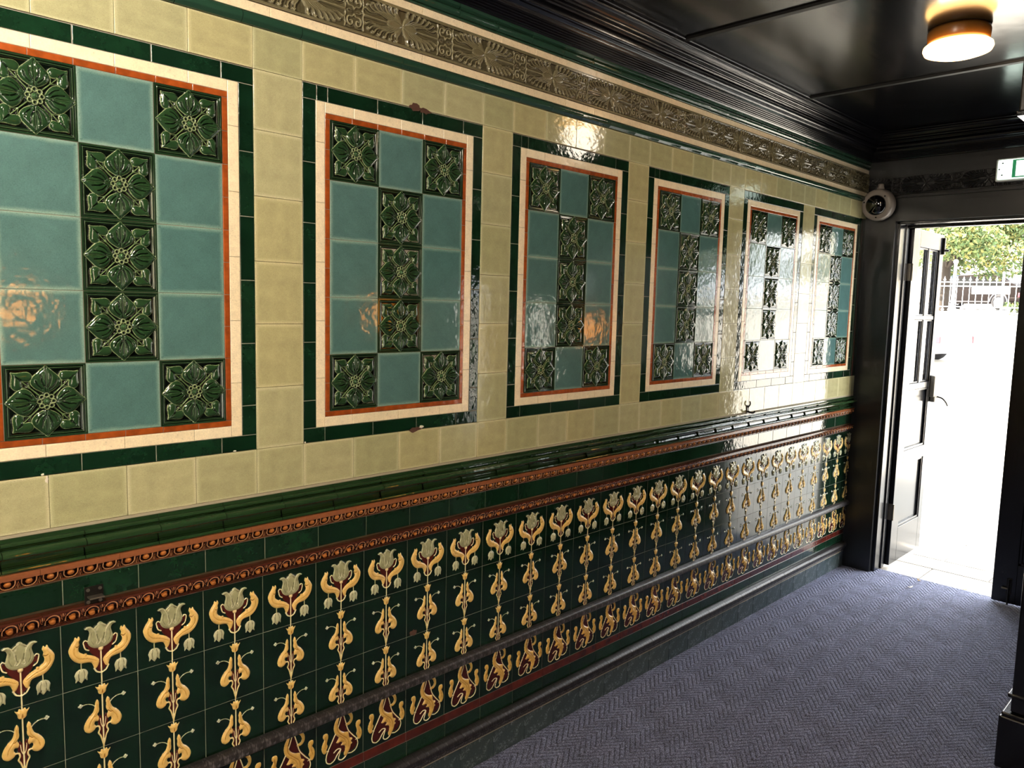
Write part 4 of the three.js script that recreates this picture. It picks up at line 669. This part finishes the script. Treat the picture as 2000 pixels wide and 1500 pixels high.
function car(name, label, pos, turn, paint, glassCol) { // a parked car, length along x, nose towards -x
  const t = thing(name, label, 'car', pos, turn), L = 4.4, Wd = 1.75;
  const body = new THREE.Shape(); [[-2.2, 0.3], [-2.22, 0.62], [-2.05, 0.8], [-1.2, 0.93], [-0.55, 1.42], [0.95, 1.46], [1.85, 1.02], [2.15, 0.92], [2.2, 0.55], [2.12, 0.3]].forEach(([x, y], i) => (i ? body.lineTo(x, y) : body.moveTo(x, y)));
  for (const wx of [1.3, -1.35]) { const a = new THREE.Path(); a.absarc(wx, 0.33, 0.37, 0, Math.PI * 2, true); }
  const g = new THREE.ExtrudeGeometry(body, { depth: Wd - 0.1, bevelEnabled: true, bevelSize: 0.05, bevelThickness: 0.05, bevelSegments: 3 }); g.translate(0, 0, -(Wd - 0.1) / 2);
  part('body', toCreasedNormals(g, 0.5), paint, t);
  const gl = M(glassCol, 0.5, { specularIntensity: 0.4 });
  for (const s of [-1, 1]) { const w = new THREE.Shape(); [[-1.0, 0.95], [-0.5, 1.36], [0.9, 1.39], [1.6, 1.02], [1.55, 0.95]].forEach(([x, y], i) => (i ? w.lineTo(x, y) : w.moveTo(x, y))); const e = new THREE.ExtrudeGeometry(w, { depth: 0.02, bevelEnabled: false }); e.translate(0, 0, s > 0 ? Wd / 2 - 0.005 : -Wd / 2 - 0.015); part('side_window', e, gl, t); part('window_pillar', span(0.15, 0.22, 0.95, 1.4, s * (Wd / 2 + 0.006) - 0.012, s * (Wd / 2 + 0.006) + 0.012), paint, t); part('sill_trim', span(-0.95, 0.9, 0.3, 0.36, s * Wd / 2 - 0.02, s * Wd / 2 + 0.02), M(0x303034, 0.6), t); }
  part('rear_window', box(0.04, 0.42, 1.3).rotateZ(0.98).translate(1.5, 1.25, 0), gl, t);
  const tail = M(0xb03038, 0.2); for (const s of [-1, 1]) part('tail_light', rbox(2.1, 2.28, 0.52, 0.7, s * 0.84 - 0.06, s * 0.84 + 0.06, 0.02), tail, t);
  part('rear_bumper', rbox(1.75, 2.3, 0.34, 0.52, -Wd / 2 - 0.03, Wd / 2 + 0.03, 0.05), paint, t);
  const tyre = M(0x26262a, 0.8), hub = new THREE.MeshStandardMaterial({ color: 0xa8a8ac, metalness: 0.7, roughness: 0.35 });
  for (const wx of [1.3, -1.35]) for (const s of [-1, 1]) { const w = part('wheel', new THREE.TorusGeometry(0.235, 0.09, 12, 32).scale(1, 1, 1.15).translate(wx, 0.325, s * 0.83), tyre, t); part('hubcap', cyl(0.2, 0.2, 0.05, 24).rotateX(Math.PI / 2).translate(wx, 0.325, s * 0.89), hub, w); part('wheel_arch', new THREE.TorusGeometry(0.37, 0.04, 8, 24, Math.PI).translate(wx, 0.32, s * 0.89), M(0x4a4a50, 0.6), t); }
  return t;
}
car('parked_car', 'white car parked just outside, its tail showing past the open door', [-6.35, gy(-22.6), -22.35], -0.2, M(0xf2f2f0, 0.25, { clearcoat: 1 }), 0x30343a);
car('parked_car', 'dark brown car standing behind the white railings', [-10.6, gy(-49.5), -49.4], -0.22, M(0x140d0b, 0.6, { specularIntensity: 0.25 }), 0x0c0d0b).scale.set(1.2, 1.3, 1.1);
{ // railings: a panel of bars with spear heads between heavier posts
  const t = thing('railing', 'white iron railings with spear heads across the road', 'railing', [-12.6, 1.5, -37.35], 0.242);
  const w = M(0xe9e9ec, 0.5), n = 46, step = 0.25, L = n * step, barG = cyl(0.016, 0.016, 1.5, 6).translate(0, 0.85, 0), spear = new THREE.ConeGeometry(0.05, 0.17, 6).translate(0, 1.68, 0), leaf = new THREE.SphereGeometry(0.04, 8, 6).scale(1.5, 0.5, 0.6).translate(0, 1.6, 0), low = new THREE.SphereGeometry(0.05, 8, 6).scale(1.1, 1.4, 0.6).translate(0, 0.26, 0), slope = (x) => 0.0 * x;
  for (let i = 0; i <= n; i++) { const b = part('bar', barG, w, t); b.position.set(i * step, slope(i), 0); const f = part('spear_head', spear, w, b); part('collar', leaf, w, b); part('foot_scroll', low, w, b); }
  for (const y of [0.16, 0.4, 1.32, 1.5]) part('rail', span(0, L, y - 0.02, y + 0.02, -0.02, 0.02), w, t);
  for (let i = 0; i <= 4; i++) part('post', merged([span(-0.045, 0.045, 0, 1.85, -0.045, 0.045), new THREE.SphereGeometry(0.06, 10, 8).translate(0, 1.9, 0)]), w, t).position.x = i * L / 4;
  part('kerb_wall', span(-0.2, L + 0.2, -0.35, 0.06, -0.15, 0.15), M(0xc8c2b8, 0.9), t);
}
{ // street lamp column
  const t = thing('lamp_post', 'slender pale lamp column in front of the railings', 'lamp post', [-8.15, gy(-36) , -35.8]);
  part('column', merged([cyl(0.055, 0.08, 2.4, 12).translate(0, 1.2, 0), cyl(0.11, 0.13, 0.5, 12).translate(0, 0.25, 0)]), M(0xb8b8c4, 0.4), t); part('collar', cyl(0.08, 0.08, 0.06, 12).translate(0, 1.6, 0), M(0xb8b8c4, 0.4), t); part('finial', new THREE.SphereGeometry(0.1, 12, 8).translate(0, 2.45, 0), M(0xb8b8c4, 0.4), t);
}
{ // banner fixed along the railing
  const t = thing('banner', 'white banner with faded red print behind the railings', 'banner', [-7.75, 2.68, -39.9], 0.242);
  part('cloth', span(-0.75, 0.75, -0.17, 0.17, -0.01, 0.01), M(0xf0eeea, 0.8), t);
  const c = document.createElement('canvas'); c.width = 512; c.height = 96; const x = c.getContext('2d'); x.fillStyle = '#f2efea'; x.fillRect(0, 0, 512, 96); const q = rng(63); for (let k = 0; k < 34; k++) { x.fillStyle = ['#c8404a', '#d86a8a', '#b8343c', '#e0a0a8'][k % 4]; x.fillRect(20 + k * 14, 12 + 26 * q(), 5 + 8 * q(), 30 + 36 * q()); } const ct = new THREE.CanvasTexture(c); ct.colorSpace = THREE.SRGBColorSpace;
  const f = new THREE.PlaneGeometry(1.45, 0.32); f.translate(0, 0, 0.012); part('print', f, new THREE.MeshStandardMaterial({ map: ct, roughness: 0.8 }), t);
}
function leafMass(q, clusters, n, size) {
  const P = [], C = [], N = [];
  for (let i = 0; i < n; i++) {
    const [cx, cy, cz, r] = clusters[Math.floor(q() * clusters.length)], a = q() * 6.283, b = Math.acos(2 * q() - 1), d = r * Math.pow(q(), 0.4), x = cx + d * Math.sin(b) * Math.cos(a), y = cy + d * 0.75 * Math.cos(b), z = cz + d * Math.sin(b) * Math.sin(a);
    const u = new THREE.Vector3(q() - 0.5, q() - 0.5, q() - 0.5).normalize(), v = new THREE.Vector3(q() - 0.5, q() - 0.5, q() - 0.5).cross(u).normalize(), s = size * (0.6 + 0.8 * q()), o = new THREE.Vector3(x, y, z), p = [o.clone().addScaledVector(u, -s), o.clone().addScaledVector(v, s * 0.45), o.clone().addScaledVector(u, s), o.clone().addScaledVector(v, -s * 0.45)], nn = v.clone().cross(u).normalize();
    const t = q(), c = t < 0.25 ? [0.15, 0.14, 0.035] : t < 0.6 ? [0.085, 0.115, 0.03] : [0.045, 0.08, 0.022];
    for (const k of [0, 1, 2, 0, 2, 3]) { P.push(p[k].x, p[k].y, p[k].z); N.push(nn.x, nn.y, nn.z); C.push(...c); }
  }
  const g = new THREE.BufferGeometry(); g.setAttribute('position', new THREE.Float32BufferAttribute(P, 3)); g.setAttribute('normal', new THREE.Float32BufferAttribute(N, 3)); g.setAttribute('color', new THREE.Float32BufferAttribute(C, 3)); return g;
}
const mLeaf = new THREE.MeshPhysicalMaterial({ color: 0xffffff, vertexColors: true, roughness: 0.8, side: THREE.DoubleSide }), mBark = M(0x2a221b, 0.9);
function tree(pos, label, seed, spread, h0, h1, n, category = 'tree', lean = 0) {
  const q = rng(seed), t = thing(category === 'tree' ? 'street_tree' : 'shrub', label, category, pos), cl = []; for (let i = 0; i < 16; i++) { const a = q() * 6.283, d = spread * Math.sqrt(q()); cl.push([d * Math.cos(a) + lean, h0 + (h1 - h0) * q(), d * Math.sin(a), spread * (0.28 + 0.22 * q())]); }
  stuff(part('foliage', leafMass(q, cl, n, category === 'tree' ? 0.12 : 0.08), mLeaf, t));
  if (category === 'tree') { part('trunk', cyl(0.16, 0.26, h0 + 0.8, 10).translate(0, (h0 + 0.8) / 2, 0), mBark, t); for (let i = 0; i < 6; i++) { const c = cl[i]; part('branch', tube([[0, h0 * 0.8, 0], [c[0] * 0.4, (h0 + c[1]) / 2, c[2] * 0.4], [c[0], c[1], c[2]]], 0.06, 10, 6), mBark, t); } }
}
tree([-10.6, gy(-43), -43.2], 'leafy yellow-green tree hanging over the railings in the doorway', 3, 4.0, 2.7, 6, 24000, 'tree', 2.2);
tree([-20.5, gy(-50), -51], 'leafy green tree up the road behind the open door leaf', 5, 2.8, 2.8, 6.2, 12000);
tree([4.6, gy(-43), -44], 'broad green tree beyond the bolted door leaf', 9, 3.8, 2.6, 7, 12000);
tree([-29.5, gy(-56), -57], 'green tree farther up the road beyond the brown car', 12, 3.6, 3.2, 8.5, 3500);
tree([-6.6, 1.5, -40.2], 'small pale shrub at the foot of the railings', 21, 0.5, 0.15, 0.6, 260, 'shrub');
function house(pos, turn, w, h, d, wallM, label, floors, cols) {
  const t = thing('town_house', label, 'building', pos, turn); part('wall', box(w, h, d, 0, h / 2, 0), wallM, t); part('roof', (() => { const s = new THREE.Shape(); s.moveTo(-d / 2 - 0.3, 0); s.lineTo(d / 2 + 0.3, 0); s.lineTo(0, d * 0.32); const g = new THREE.ExtrudeGeometry(s, { depth: w + 0.4, bevelEnabled: false }); g.rotateY(Math.PI / 2); g.translate(-w / 2 - 0.2, h, 0); return g; })(), M(0x54504e, 0.9), t);
  part('chimney', box(0.9, 1.8, 0.7, w * 0.3, h + d * 0.3, 0), M(0x8a4a38, 0.9), t);
  const fm = M(0xf0f0ee, 0.5), gm = M(0x39424a, 0.08);
  for (let f = 0; f < floors; f++) for (let c = 0; c < cols; c++) { const x = -w / 2 + (c + 0.5) * w / cols, y = 1.1 + f * (h - 0.6) / floors, wn = part('window', rbox(x - 0.6, x + 0.6, y, y + 1.6, d / 2 - 0.05, d / 2 + 0.06, 0.02), fm, t); for (const k of [0, 1]) part('pane', span(x - 0.5, x + 0.5, y + 0.1 + k * 0.72, y + 0.72 + k * 0.76, d / 2 + 0.05, d / 2 + 0.075), gm, wn); }
}
tree([14, gy(-40), -41], 'green tree along the road in front of the cream house', 31, 3.6, 2.2, 6.5, 12000);
tree([24, gy(-46), -46], 'green tree farthest along the road to the right', 37, 3.8, 2.2, 7, 8000);
house([-22, gy(-72), -74], 0.25, 16, 7.5, 9, M(0xe6e0d6, 0.9), 'white rendered house far behind the trees', 2, 5);
house([-3, gy(-74), -78], 0.1, 12, 8, 9, M(0x9c5a44, 0.9), 'red brick house glimpsed through the leaves', 2, 4);
house([19, gy(-66), -66], -0.5, 16, 8, 9, M(0xd9cfbd, 0.9), 'cream house along the road on the right', 2, 5);

house([19, -0.1, 3], -Math.PI / 2, 26, 9, 9, M(0xd8ccb2, 0.9), 'unseen sandstone terrace across the side street, added for warm bounce light', 2, 7);  // added out of view to bounce warm light through the side window

renderer.render(scene, camera);
